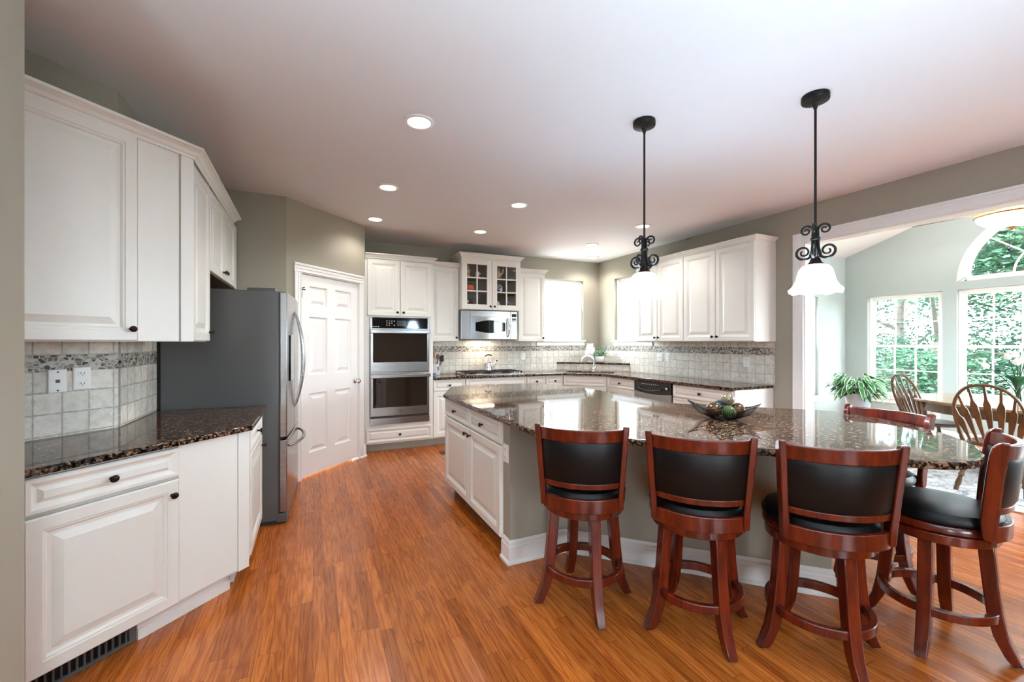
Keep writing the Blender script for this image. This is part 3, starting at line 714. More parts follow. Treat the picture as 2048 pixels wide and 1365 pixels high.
def wallcab(label, x0, x1, z0, z1, y, doors, depth=.30, cr=None, group='back wall cabinets'):
    t = thing('upper_cabinet', label, 'cabinet', (x0, y+.02, z0), 0, group)
    w = x1-x0; h = z1-z0
    MB().box(0, w, 0, 6.098-y-.02, 0, h).build('body', M['cab'], t, smooth=0)
    for a, b, kx in doors: front(t, 'door', a-x0, b-x0, .004, h-.012, 0, (kx-x0, .055))
    if cr: crown([(p[0]-x0, p[1]-y-.02) for p in cr], h-.008, 'crown', t, .9)
    return t
wallcab('tall cream single-door wall cabinet between the oven tower and the glass-door cabinet', 1.425, 1.868, 1.372, 2.425, 5.77, [(1.440, 1.858, 1.825)], cr=[(1.425, 5.776), (1.868, 5.776)])
wallcab('cream single-door wall cabinet between the microwave and the back window', 2.790, 3.256, 1.372, 2.425, 5.77, [(2.80, 3.25, 3.215)], cr=[(2.79, 5.776), (3.256, 5.776), (3.256, 6.08)])
# glass cabinet
GX0, GX1, GZ0, GZ1 = 1.870, 2.782, 1.822, 2.565
t = thing('display_cabinet', 'cream wall cabinet with two glass doors of six panes, standing proud above the microwave', 'cabinet', (GX0, 5.68, GZ0), 0, 'back wall cabinets')
w, h = GX1-GX0, GZ1-GZ0
b = MB(); b.box(0, .018, 0, .418, 0, h); b.box(w-.018, w, 0, .418, 0, h); b.box(.018, w-.018, 0, .418, 0, .018); b.box(.018, w-.018, 0, .418, h-.018, h); b.box(.018, w-.018, 0, .02, h-.05, h-.018); b.box(w/2-.02, w/2+.02, 0, .02, .018, h-.018)
b.build('body', M['cab'], t, smooth=0)
MB().box(.018, w-.018, .40, .412, .018, h-.018).build('back_panel', M['cabin'], t, smooth=0)
SH = [.262, .468]
for z in SH: MB().box(.019, w-.019, .03, .398, z-.008, z).build('shelf', M['cabin'], t, smooth=0)
for k, (a, b_) in enumerate(((.004, w/2-.003), (w/2+.003, w-.004))):
    d = MB(); q = .075; z0, z1 = .004, h-.03; qb = .072
    d.box(a, a+q, -.02, 0, z0, z1); d.box(b_-q, b_, -.02, 0, z0, z1); d.box(a+q, b_-q, -.02, 0, z0, z0+qb); d.box(a+q, b_-q, -.02, 0, z1-q, z1)
    xm = (a+b_)/2; d.box(xm-.009, xm+.009, -.018, -.004, z0+qb, z1-q)
    for j in (1, 2): z = z0+qb+(z1-q-z0-qb)*j/3; d.box(a+q, b_-q, -.018, -.004, z-.009, z+.009)
    do = d.build('door', M['cab'], t, smooth=0, bevel=.002)
    MB().box(a+q-.004, b_-q+.004, -.010, -.008, z0+qb-.004, z1-q+.004).build('glass_pane', M['glass'], do, smooth=0)
    knob(do, (b_-.03) if k == 0 else (a+.03), .05, -.02)
crown([(0, .38), (0, -.01), (w, -.01), (w, .38)][0:], h-.012, 'crown', t, 1.0)
# things on its shelves
def item(name, label, cat, x, z, y=5.755): return thing(name, label, cat, (x, y, GZ0+z), 0, 'ornaments in the glass cabinet')
def figurine(t, hgt, tint):
    f = MB(); f.lathe([(.030, 0), (.034, .006), (.024, hgt*.2), (.030, hgt*.45), (.022, hgt*.66), (.012, hgt*.72), (.012, hgt*.75)], (0, 0, 0), 14)
    f.build('body', M[tint], t); MB().ball((0, 0, hgt*.84), hgt*.11, 12, 8).build('head', M['figur'], t)
    MB().tube([(.02, 0, hgt*.62), (.042, -.01, hgt*.45), (.02, -.03, hgt*.40)], .007, 6).build('arm', M[tint], t)
figurine(item('figurine', 'tall painted porcelain figurine on the top shelf, left pane of the glass cabinet', 'figurine', 1.995, SH[1]), .185, 'figur')
figurine(item('figurine', 'small white figurine on the top shelf beside the tall one in the glass cabinet', 'figurine', 2.135, SH[1]), .120, 'ceramic')
t = item('rooster_figurine', 'cream and red porcelain rooster on the top shelf, right door of the glass cabinet', 'figurine', 2.455, SH[1])
MB().lathe([(.03, 0), (.045, .02), (.052, .06), (.036, .10), (.022, .13), (.026, .15), (.014, .172), (.002, .176)], seg=14).build('body', M['figur'], t)
MB().tube([(.03, 0, .05), (.075, 0, .10), (.085, 0, .15), (.06, 0, .17)], [.02, .018, .012, .004], 8).build('tail', M['figur'], t)
MB().tube([(-.02, 0, .17), (0, 0, .188), (.02, 0, .175)], .008, 6).build('comb', M['grape'], t)
t = item('ceramic_pumpkin', 'orange ceramic pumpkin on the middle shelf of the glass cabinet', 'ornament', 2.02, SH[0])
p = MB(); loops = []
for i in range(11):
    a = PI*i/10; loops.append([(max(.001, .060*math.sin(a))*(1+.09*abs(math.cos(4*th)))*math.cos(th), max(.001, .060*math.sin(a))*(1+.09*abs(math.cos(4*th)))*math.sin(th), .05-.048*math.cos(a)) for th in [2*PI*k/32 for k in range(32)]])
p.loft(loops).build('body', M['orange'], t, smooth=60); MB().tube([(0, 0, .09), (.006, 0, .115), (.016, 0, .125)], [.009, .006, .006], 8).build('stem', M['soil'], t)
t = item('grape_ornament', 'bunch of dark red glass grapes on the bottom shelf, left pane of the glass cabinet', 'ornament', 2.035, .018)
g = MB()
for k in range(26):
    lay = k//9; a = k*2.4; r = .045-.012*lay; g.ball((r*math.cos(a), r*.7*math.sin(a), .018+.032*lay), .019, 10, 6)
g.build('grapes', M['grape'], t); MB().tube([(0, 0, .1), (.01, 0, .13), (.03, 0, .14)], .004, 6).build('stem', M['soil'], t)
MB().ball((-.055, -.01, .10), .022, 10, 8).build('leaf', M['ceramic'], t)
t = item('ginger_jar', 'blue and white lidded jar on the middle shelf, right door of the glass cabinet', 'jar', 2.475, SH[0])
MB().lathe([(.034, 0), (.036, .008), (.052, .04), (.054, .07), (.044, .098), (.028, .106)], seg=20).build('body', M['bluewhite'], t)
MB().lathe([(.032, .106), (.034, .112), (.018, .128), (.005, .132), (.008, .142), (.001, .147)], seg=20).build('lid', M['bluewhite'], t)
t = item('decorative_plate', 'round pale plate standing upright on the bottom shelf of the glass cabinet', 'plate', 2.44, .090, 5.80)
MB().lathe([(.072, 0), (.070, .004), (.045, -.006), (.001, -.006)], seg=28, M=Matrix.Rotation(R(80), 4, 'X')).build('dish', M['ceramic'], t)
t = item('cream_pitcher', 'small blue and white pitcher on the bottom shelf, far right pane of the glass cabinet', 'pitcher', 2.615, .018)
MB().lathe([(.024, 0), (.036, .02), (.038, .045), (.020, .075), (.016, .095), (.022, .110)], seg=18).build('body', M['bluewhite'], t)
MB().tube([(.018, 0, .10), (.05, 0, .095), (.052, 0, .06), (.035, 0, .045)], .005, 8).build('handle', M['bluewhite'], t)

# microwave
t = thing('microwave', 'stainless over-range microwave hanging under the glass-door cabinet', 'microwave', (1.872, 5.70, 1.405), 0)
mw, mh = .868, .408
MB().box(0, mw, 0, .39, 0, mh).build('housing', M['steel'], t, bevel=.003, smooth=0)
MB().box(.015, mw-.015, .02, .37, -.006, 0).build('bottom_grille', M['darkgrey'], t, smooth=0)
MB().box(.135, .755, -.010, .001, mh-.082, mh-.002).build('vent_strip', M['steel'], t, bevel=.002, smooth=0)
loops = []
for i in range(13):
    u = i/12; x = .135+.615*u; by = -.012-.016*math.sin(PI*u)
    loops.append([(x, 0, .006), (x, by, .006), (x, by, mh-.088), (x, 0, mh-.088)])
md = MB().loft(loops).build('door', M['steel'], t, smooth=30)
pts = []; n = 16
for i in range(n+1): u = i/n; pts.append((.21+.46*u, .225+.034*math.sin(PI*u)+.012))
for i in range(n, -1, -1): u = i/n; pts.append((.21+.46*u, .118-.030*math.sin(PI*u)))
def warp(x, z, y): u = (x-.135)/.615; return (x, -.012-.016*math.sin(PI*u)-y, z)
loops = []
cols_ = []
for i in range(n+1):
    u = i/n; x = .21+.46*u; za, zb = .118-.030*math.sin(PI*u), .237+.034*math.sin(PI*u)
    cols_.append([warp(x, za, 0), warp(x, za, .003), warp(x, zb, .003), warp(x, zb, 0)])
MB().loft(cols_).build('door_window', M['blackgloss'], md, smooth=30)
hp = [(.705+.012*math.sin(PI*i/12), -.022-.036*math.sin(PI*i/12)**.6 if 0 < i < 12 else -.018, .03+.27*i/12) for i in range(13)]
MB().tube(hp, [.006+.006*math.sin(PI*i/12) for i in range(13)], 10).build('handle', M['chrome'], md)
cp = MB().box(.762, mw-.006, -.012, .001, .008, mh-.006).build('control_panel', M['steel'], t, bevel=.002, smooth=0)
MB().box(.777, mw-.018, -.014, -.011, .325, .372).build('display', M['blackgloss'], cp, smooth=0)
MB().box(.777, mw-.018, -.014, -.011, .025, .308).build('keypad', M['blackgloss'], cp, smooth=0)
k = MB()
for i in range(3):
    for j in range(9): k.box(.784+i*.023, .784+i*.023+.012, -.0148, -.0138, .038+j*.029, .038+j*.029+.007)
k.build('printed_legend', M['plate'], cp, smooth=0)
# ------------------------------------------------------------------ back and right base run
def basecab(label, origin, rot, w, fronts, depth=.57, end=None, toe=True):
    t = thing('base_cabinet', label, 'cabinet', (*origin, 0), R(rot), 'back and right base cabinets')
    MB().box(.001, w-.001, 0, depth, .10, .868).build('body', M['cab'], t, smooth=0)
    for f in fronts: front(t, *f[:5], 0, f[5] if len(f) > 5 else None)
    if toe: MB().box(.001, w-.001, .07, .09, 0, .10).build('toe_kick', M['wall'], t, smooth=0)
    return t
FB = 5.52
basecab('cream base cabinet with drawer over door, next to the oven tower', (1.425, FB), 0, .445, [('drawer', .006, .439, .715, .858, (.222, .787)), ('door', .006, .439, .112, .705, (.40, .64))])
basecab('wide cream base cabinet with a plain false front under the gas cooktop', (1.872, FB), 0, .93, [('drawer', .006, .924, .715, .858), ('door', .006, .461, .112, .705, (.425, .64)), ('door', .467, .924, .112, .705, (.503, .64))])
basecab('slim cream drawer cabinet directly right of the cooktop cabinet', (2.804, FB), 0, .312, [('drawer', .005, .307, .715, .858, (.156, .787)), ('drawer', .005, .307, .42, .705, (.156, .56)), ('drawer', .005, .307, .112, .41, (.156, .26))])
basecab('slim cream drawer cabinet left of the corner sink cabinet', (3.118, FB), 0, .300, [('drawer', .005, .295, .715, .858, (.150, .787)), ('door', .005, .295, .112, .705, (.262, .64))])
# diagonal sink base
dx, dy = 3.425, 5.52; L = .66
t = thing('base_cabinet', 'diagonal cream corner sink cabinet with a plain false drawer front', 'cabinet', (dx, dy, 0), R(-45), 'back and right base cabinets')
MB().prism([(.001, .001), (L-.001, .001), (L+.38, .40), (L/2, .80), (-.38, .40)], .10, .868).build('body', M['cab'], t, smooth=0)
for f in (('drawer', .008, L-.008, .715, .858), ('door', .008, L/2-.002, .112, .705, (L/2-.035, .64)), ('door', L/2+.002, L-.008, .112, .705, (L/2+.035, .64))): front(t, *f[:5], 0, f[5] if len(f) > 5 else None)
RX0 = 3.90; ry = dy-L*.70711
basecab('cream drawer base cabinet between the corner sink and the dishwasher', (RX0, ry-.002), -90, ry-4.462, [('drawer', .006, ry-4.468, .715, .858, ((ry-4.46)/2, .787)), ('door', .006, (ry-4.46)/2-.002, .112, .705), ('door', (ry-4.46)/2+.002, ry-4.468, .112, .705)])
t = basecab('wide cream drawer cabinet at the open end of the right run, white end panel showing', (RX0, 3.800), -90, .808, [('drawer', .006, .802, .715, .858, (.404, .787)), ('drawer', .006, .802, .42, .705, (.404, .56)), ('drawer', .006, .802, .112, .41, (.404, .26))])
MB().box(.808, .822, -.004, .598, 0, .868).build('end_panel', M['white'], t, smooth=0)
# dishwasher
t = thing('dishwasher', 'stainless dishwasher with a black bowed control panel in the right base run', 'dishwasher', (RX0, 4.458, 0), R(-90))
dw = .652
MB().box(.004, dw-.004, .0, .56, .10, .866).build('housing', M['darkgrey'], t, smooth=0)
MB().box(.006, dw-.006, -.024, -.001, .115, .745).build('door', M['steel'], t, bevel=.004, smooth=0)
lp = []
for i in range(13):
    u = i/12; x = .006+(dw-.012)*u; lp.append([(x, 0, .728-.012*math.sin(PI*u)), (x, -.026-.012*math.sin(PI*u), .728-.02*math.sin(PI*u)), (x, -.030-.006*math.sin(PI*u), .862), (x, 0, .862)])
cp = MB().loft(lp).build('control_panel', M['blackgloss'], t, smooth=30)
hd = MB(); hp = [(.10+.40*i/12, -.045-.004*math.sin(PI*i/12), .775-.026*math.sin(PI*i/12)) for i in range(13)]
hd.tube(hp, .010, 8).build('handle', M['darkgrey'], cp)
kb = MB().lathe([(.018, 0), (.018, .006), (.014, .012), (.001, .013)], (.585, -.032, .80), 18, KX); kb.build('dial', M['chrome'], cp)
km = MB()
for i in range(9): km.box(.16+i*.034, .172+i*.034, -.0405, -.034, .826, .832)
km.build('printed_legend', M['plate'], cp, smooth=0)
MB().box(.004, dw-.004, .05, .07, 0, .10).build('toe_panel', M['darkgrey'], t, smooth=0)

# worktop with sink cutout
cx, cy = 3.853, 5.447
def d45(x, y): c = .70710678; return (cx+c*x+c*y, cy-c*x+c*y)
hole = [d45(-.37, -.19), d45(.37, -.19), d45(.37, .19), d45(-.37, .19)]
poly = [(1.424, 6.086), (1.424, 5.462), (3.405, 5.462), (3.842, 5.025), (3.842, 2.966), (4.486, 2.966), (4.486, 6.086)]
o = MB().prism(poly, .8685, .900, [hole]).build('granite_worktop', M['granite'], bevel=.006, smooth=0)
tag(o, 'brown granite worktop turning the back corner past the cooktop, sink and dishwasher', 'worktop')
t = thing('sink', 'dark corner sink sunk into the granite worktop below the two windows', 'sink', (cx, cy, .69), R(-45))
s_ = MB(); s_.box(-.40, .40, -.22, .22, 0, .012); s_.box(-.40, -.368, -.22, .22, .012, .178); s_.box(.368, .40, -.22, .22, .012, .178); s_.box(-.368, .368, -.22, -.188, .012, .178); s_.box(-.368, .368, .188, .22, .012, .178)
s_.build('basin', M['darkgrey'], t, smooth=0); MB().lathe([(.045, .012), (.04, .016), (.001, .014)], seg=20).build('drain', M['chrome'], t)
t = thing('faucet', 'chrome arched kitchen faucet standing behind the corner sink', 'faucet', (4.045, 5.600, .90), R(-45))
MB().lathe([(.030, 0), (.030, .006), (.022, .012), (.020, .06), (.022, .065), (.018, .075), (.016, .12)], seg=18).build('base', M['chrome'], t)
pts = [(0, 0, .10), (0, 0, .17)]+[(-.075+.075*math.cos(a)-.03*(a/PI), -.075*(1-math.cos(a))*.35, .17+.075*math.sin(a)) for a in [PI*i/12 for i in range(1, 12)]]+[(-.185, -.055, .155)]
MB().tube(pts, [.0145]*(len(pts)-2)+[.016, .017], 10).build('spout', M['chrome'], t)
MB().tube([(.018, 0, .055), (.03, -.005, .10), (.022, -.01, .20)], [.011, .009, .008], 8).build('lever', M['chrome'], t)
# corner ledge behind the sink
c45 = math.sqrt(.5); q = (4.5-3.65)
t = thing('corner_ledge', 'raised triangular granite shelf in the corner behind the sink, faced with stone tile', 'shelf', (3.675, 6.084, .901), R(-45))
Lw = math.hypot(4.484-3.675, 6.084-5.275)
f = MB().box(.004, Lw-.004, .012, .03, 0, .104)
fo = f.build('tile_face', M['tile'], t, smooth=0); fo.location.z = -.901; fo.data.transform(Matrix.Translation((0, 0, .901)))
MB().prism([(-.012, -.012), (Lw+.012, -.012), (Lw/2, Lw/2)], .105, .131).build('granite_slab', M['granite'], t, smooth=0)
ZL = 1.0325
t = thing('white_vase', 'tall white ceramic urn vase on the corner ledge, left of the small plant', 'vase', (4.165, 5.86, ZL), 0)
MB().lathe([(.045, 0), (.05, .008), (.044, .02), (.075, .085), (.092, .15), (.086, .19), (.055, .225), (.042, .25), (.040, .275), (.056, .302), (.060, .308), (.050, .306), (.034, .276)], seg=26).build('body', M['ceramic'], t)
for sx in (-1, 1): MB().tube([(sx*.04, 0, .27), (sx*.072, 0, .265), (sx*.080, 0, .22), (sx*.062, 0, .20)], .007, 8).build('handle', M['ceramic'], t)
def leafmesh(mb, base, direction, length, width, droop, seg=5, uvs=None, fold=.25):
    d = Vector(direction).normalized(); side = d.cross(Vector((0, 0, 1)))
    if side.length < .05: side = Vector((1, 0, 0))
    side.normalize(); up = side.cross(d).normalized(); rows = []
    n0 = len(mb.v)
    for i in range(seg+1):
        u = i/seg; p = Vector(base)+d*(length*u)+Vector((0, 0, -droop*u*u*length)); wv = width*math.sin(PI*min(1, u*.94+.06))**.8*.5
        rows += [tuple(p-side*wv+up*wv*fold), tuple(p), tuple(p+side*wv+up*wv*fold)]
    fs = []
    for i in range(seg):
        a = i*3
        for k in (0, 1): fs.append((a+k, a+k+1, a+k+4, a+k+3))
    mb.add(rows, fs)
    if uvs is not None:
        for i in range(seg):
            for k in (0, 1):
                for (kk, ii) in ((k, i), (k+1, i), (k+1, i+1), (k, i+1)): uvs.append((kk/2, ii/seg))
def build_leaves(mb, uvs, name, mat, parent):
    o = mb.build(name, mat, parent, smooth=60, recalc=False)
    if uvs:
        l = o.data.uv_layers.new(name='uv')
        for i, uv in enumerate(uvs): l.data[i].uv = uv
    return o
rnd = random.Random(3)
t = thing('potted_plant', 'small leafy plant in a low white bowl on the corner ledge behind the faucet', 'plant', (4.255, 5.715, ZL), 0)
MB().lathe([(.050, 0), (.066, .01), (.080, .05), (.082, .09), (.078, .098), (.072, .092), (.07, .08)], seg=24).build('bowl', M['ceramic'], t)
MB().lathe([(.073, .08), (.001, .086)], seg=18, cap0=False).build('soil', M['soil'], t)
mb, uv = MB(), []
for k in range(110):
    a = rnd.uniform(0, 2*PI); r = rnd.uniform(.01, .10); z = .10+rnd.uniform(0, .13)*(1-r*4)+rnd.uniform(-.01, .02)
    leafmesh(mb, (r*math.cos(a), r*math.sin(a), z), (math.cos(a), math.sin(a), rnd.uniform(-.3, .9)), rnd.uniform(.035, .06), rnd.uniform(.02, .032), .4, 3, uv)
build_leaves(mb, uv, 'leaves', M['houseleaf'], t)
st = MB()
for k in range(14): a = k*2.4; st.tube([(0.01*math.cos(a), .01*math.sin(a), .08), (.07*math.cos(a), .07*math.sin(a), .16)], .0018, 5)
st.build('stems', M['tulipleaf'], t)

# cooktop
t = thing('gas_cooktop', 'stainless gas cooktop with black iron grates set into the back worktop', 'cooktop', (1.885, 5.565, .901), 0)
cw, cd = .90, .47
MB().box(0, cw, 0, cd, 0, .012).build('tray', M['steel'], t, bevel=.004, smooth=0)
bpos = [(.16, .12), (.16, .35), (.45, .25), (.74, .35), (.70, .14)]
for x, y in bpos: MB().lathe([(.052, .012), (.050, .022), (.036, .024), (.034, .032), (.001, .033)], (x, y, 0), 18).build('burner', M['black'], t)
for a, b_ in ((.012, .295), (.305, .592), (.602, .888)):
    g = MB()
    for x in (a, b_-.012): g.box(x, x+.012, .03, cd-.02, .034, .044)
    for y in (.03, .14, .24, .34, cd-.032): g.box(a, b_, y, y+.011, .034, .044)
    g.box((a+b_)/2-.005, (a+b_)/2+.005, .03, cd-.02, .034, .044)
    for x in (a, b_-.012):
        for y in (.03, cd-.032): g.box(x, x+.012, y, y+.012, .010, .036)
    g.build('grate', M['black'], t, smooth=0)
for i in range(5): MB().lathe([(.018, .012), (.018, .030), (.012, .034), (.001, .034)], (.62+.055*i if i < 0 else .855, .06+.085*i, 0), 14).build('knob', M['chrome'], t)
t = thing('tea_kettle', 'shiny steel tea kettle with a raised dark handle on the back burner of the cooktop', 'kettle', (2.345, 5.86, .9465), R(-8))
MB().lathe([(.070, 0), (.076, .006), (.074, .09), (.066, .112), (.045, .124), (.018, .128), (.001, .129)], seg=28).build('body', M['chrome'], t)
MB().lathe([(.030, .125), (.028, .134), (.010, .137), (.009, .146), (.013, .154), (.001, .159)], seg=16).build('lid', M['chrome'], t)
MB().tube([(.062, 0, .05), (.095, 0, .085), (.128, 0, .135)], [.020, .014, .010], 10).build('spout', M['chrome'], t)
MB().tube([(.120, 0, .132), (.140, 0, .148)], .010, 8).build('whistle', M['black'], t)
hp = [(-.055+.11*i/12, 0, .205+.018*math.sin(PI*i/12)+.012*(i/12)) for i in range(13)]
hd = MB().tube(hp, [.006]+[.009]*11+[.006], 8).build('handle', M['black'], t)
MB().tube([(-.06, .0, .10), (-.070, 0, .17), (-.055, 0, .206)], .0028, 6).tube([(.06, 0, .11), (.075, 0, .18), (.055, 0, .217)], .0028, 6).build('handle_bracket', M['chrome'], hd)
# crock
t = thing('utensil_crock', 'white crock with a blue figure holding kitchen utensils beside the oven tower', 'crock', (1.545, 5.86, .901), 0)
MB().lathe([(.060, 0), (.064, .006), (.062, .145), (.066, .155), (.060, .158), (.056, .150), (.054, .02), (.001, .018)], seg=28).build('body', M['ceramic'], t)
MB().lathe([(.0645, .006), (.0650, .008), (.0650, .030), (.0645, .032)], seg=28, cap0=False, cap1=False).build('blue_band', M['bluewhite'], t)
fg = MB()
for c_, r_ in (((.028, -.0595, .108), .013), ((.028, -.0590, .082), .017), ((.020, -.0615, .062), .010)): fg.ball(c_, r_, 10, 6, sy=.35)
fg.build('painted_motif', M['bluewhite'], t)
def utensil(name, label, cat, a, ln, head, m):
    t = thing(name, label, cat, (1.545+.02*math.cos(a), 5.86+.02*math.sin(a), .93), 0, 'utensils in the crock')
    tip = Vector((.075*math.cos(a), .06*math.sin(a), ln)); MB().tube([(0, 0, 0), tuple(tip*.6), tuple(tip)], [.006, .006, .007], 8).build('shaft', M[m], t)
    h = MB()
    if head == 'spoon': h.ball((tip.x*1.08, tip.y*1.08, tip.z+.03), .026, 12, 8, sy=.4, sz=1.5)
    elif head == 'flat': h.box(tip.x-.03, tip.x+.03, tip.y-.004, tip.y+.004, tip.z-.01, tip.z+.075)
    elif head == 'ladle': h.lathe([(.001, -.03), (.025, -.024), (.036, 0), (.034, .002), (.022, -.02), (.001, -.026)], (tip.x+.02, tip.y, tip.z+.02), 16, Matrix.Rotation(R(70), 4, 'Y'))
    h.build('head', M[m], t, bevel=.003 if head == 'flat' else 0)
utensil('wooden_spoon', 'wooden spoon leaning left in the utensil crock', 'spoon', R(190), .215, 'spoon', 'spoonwood')
utensil('wooden_spatula', 'flat wooden spatula in the middle of the utensil crock', 'spatula', R(100), .225, 'flat', 'spoonwood')
utensil('wooden_spoon', 'darker wooden spoon at the front of the utensil crock', 'spoon', R(280), .20, 'spoon', 'brown_wood')
utensil('ladle', 'steel ladle leaning right in the utensil crock', 'ladle', R(10), .235, 'ladle', 'chrome')
utensil('slotted_turner', 'black turner leaning right below the ladle in the utensil crock', 'turner', R(-30), .17, 'flat', 'black')
# plates
BO, RO = (.56, 6.1), (4.5, 6.1)
plate('outlet_plate', 'white outlet on the back tiled wall right of the cooktop, under the window', BO, 0, 2.475, 1.135, 'rocker')
plate('switch_plate', 'white double switch plate on the right tiled wall above the dishwasher', RO, -90, 1.475, 1.145, 'switch2', w=.118, cat='switch')
plate('switch_plate', 'white single rocker plate just right of the double switch above the dishwasher', RO, -90, 1.625, 1.145, 'rocker', cat='switch')
plate('outlet_plate', 'white outlet near the open end of the right tiled wall', RO, -90, 2.815, 1.135)
plate('switch_plate', 'white outlet on the right tiled wall in the corner by the small ledge plant', RO, -90, .66, 1.145, 'switch', cat='switch')
# right wall cabinets
RY0 = 4.739
for lab, y0, ds in (('cream two-door wall cabinet on the right wall next to the window, behind the pendant', 4.739, (.408, .440)), ('cream two-door wall cabinet at the open end of the right wall', 3.889, (.464, .475))):
    w = sum(ds)
    t = thing('upper_cabinet', lab, 'cabinet', (4.170, y0, 1.370), R(-90), 'right wall cabinets')
    MB().box(0, w, 0, .328, 0, 1.03+.03).build('body', M['cab'], t, smooth=0)
    front(t, 'door', .003, ds[0]-.003, .004, 1.048, 0, (ds[0]-.032, .055)); front(t, 'door', ds[0]+.003, w-.003, .004, 1.048, 0, (ds[0]+.032, .055))
    crown([(0, .30), (0, -.006), (w, -.006)] if y0 > 4 else [(0, -.006), (w, -.006), (w, .31)], 1.052, 'crown', t, .95)
plate('outlet_plate', 'white outlet low on the sunroom window wall between its two windows', (7.93, 4.04), -90, 1.14, .345, y=-.001)
lamp('microwave_lamp', 'AREA', (2.30, 5.96, 1.392), 2.6, (1, .82, .62), shape='RECTANGLE', size=.35, size_y=.08)

# ------------------------------------------------------------------ island
t = thing('kitchen_island', 'kitchen island base, cream drawers and doors on the aisle side, taupe wall behind stools', 'island', (1.10, 3.765, 0), R(-90))
# local x = 3.765 - Y ; local y = X - 1.10
MB().box(0, 1.272, 0, .29, .10, .868).build('cabinet_body', M['cab'], t, smooth=0)
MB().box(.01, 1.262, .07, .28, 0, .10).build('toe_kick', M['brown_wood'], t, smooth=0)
mid = .655
front(t, 'drawer', .012, mid-.004, .712, .856, 0, (mid/2, .784)); front(t, 'drawer', mid+.004, 1.262, .712, .856, 0, ((mid+1.262)/2, .784))
front(t, 'door', .012, mid-.004, .115, .700, 0, (mid-.045, .655)); front(t, 'door', mid+.004, 1.262, .115, .700, 0, (mid+.045, .655))
W2L = lambda X, Y: (3.765-Y, X-1.10)
kw = [(1.10, 2.489), (1.10, 2.386), (1.490, 2.386), (2.525, 1.351), (2.87, 1.70), (2.36, 2.21), (2.36, 4.08), (1.42, 4.08), (1.395, 3.77), (1.395, 2.489)]
MB().prism([W2L(*p) for p in kw], 0, .868).build('knee_wall', M['wall'], t, smooth=0)
MB().sweep([W2L(*p) for p in [(1.10, 2.489), (1.10, 2.386), (1.490, 2.386), (2.525, 1.351), (2.86, 1.69)]], BBP).build('baseboard', M['white'], t, smooth=0)
poly = [(1.045, 1.945)]
n = 26; cxe, cye = 2.625, 1.3125
for i in range(n+1):
    a = PI*i/n; e1 = .40*math.sin(a)**.85 if 0 < i < n else 0; e2 = -.673*math.cos(a)
    if a > PI/2: e1 *= (1-.12*(a-PI/2))
    poly.append((cxe+c45*e1+c45*e2, cye-c45*e1+c45*e2))
poly += [(2.475, 2.43), (2.50, 2.9), (2.495, 3.5), (2.44, 3.9), (2.35, 4.16), (2.19, 4.29), (1.93, 4.345), (1.49, 4.395), (1.295, 4.29), (1.05, 3.70)]
o = MB().prism(poly, .8685, .900).build('granite_island_top', M['granite'], bevel=.009, segs=3, smooth=0)
tag(o, 'large polished brown granite island top with a rounded seating end', 'worktop')
plate('outlet_plate', 'white outlet on the narrow taupe end of the island beside the cream door', (1.10, 2.5), -90, .060, .665, y=-.001)
plate('outlet_plate', 'painted outlet under the island top between the first and second bar stools from the left', (1.49, 2.386), -45, .14, .72, y=-.001)

# wire bowl
t = thing('wire_bowl', 'square black wire bowl holding decorative glass balls on the island', 'bowl', (2.25, 1.80, .900), R(-6))
H0 = .085; nn = 11; wr = MB(); half_ = .140; hb = .05
def rim(u, k):   # k side 0..3, u -1..1; corners pulled up
    x, y = [(u, -1), (1, u), (-u, 1), (-1, -u)][k]; z = .066+.036*abs(u)**2.5
    sc = 1-.10*(1-u*u); return (x*half_*sc, y*half_*sc, z)
def foot(u, k): x, y = [(u, -1), (1, u), (-u, 1), (-1, -u)][k]; return (x*hb, y*hb, .004)
rimpts = [rim(-1+2*i/10, k) for k in range(4) for i in range(10)]; wr.tube(rimpts, .0032, 6, True); wr.tube([foot(-1+2*i/6, k) for k in range(4) for i in range(6)], .003, 6, True)
wr.build('rim', M['black'], t)
rb = MB()
for k in range(4):
    for i in range(17):
        u = -1+2*i/16; a, b_ = Vector(foot(u, k)), Vector(rim(u, k)); mid_ = (a*.45+b_*.55); mid_.z = a.z+(b_.z-a.z)*.28
        rb.tube([tuple(a), tuple(mid_), tuple(b_)], .0016, 5)
rb.build('wire', M['black'], t)
vd, vr = (.779, .627), (.627, -.779)
for lat, dep, z, r_, m, lab in ((-.052, -.035, .056, .044, 'orbA', 'amber art glass ball at the front left of the wire bowl'), (.030, -.052, .050, .040, 'orbC', 'green art glass ball at the front of the wire bowl'), (.078, .010, .058, .042, 'orbA', 'amber glass ball at the right of the wire bowl'), (-.020, .052, .060, .046, 'orbD', 'teal glass ball at the back left of the wire bowl'), (.024, .004, .120, .038, 'orbB', 'silver mosaic ball resting on top of the other balls in the wire bowl')):
    o = MB().ball((0, 0, 0), r_, 24, 16).build('glass_ball', M[m]); o.location = (2.25+lat*vr[0]+dep*vd[0], 1.80+lat*vr[1]+dep*vd[1], .900+z); tag(o, lab, 'ornament', 'balls in the wire bowl')
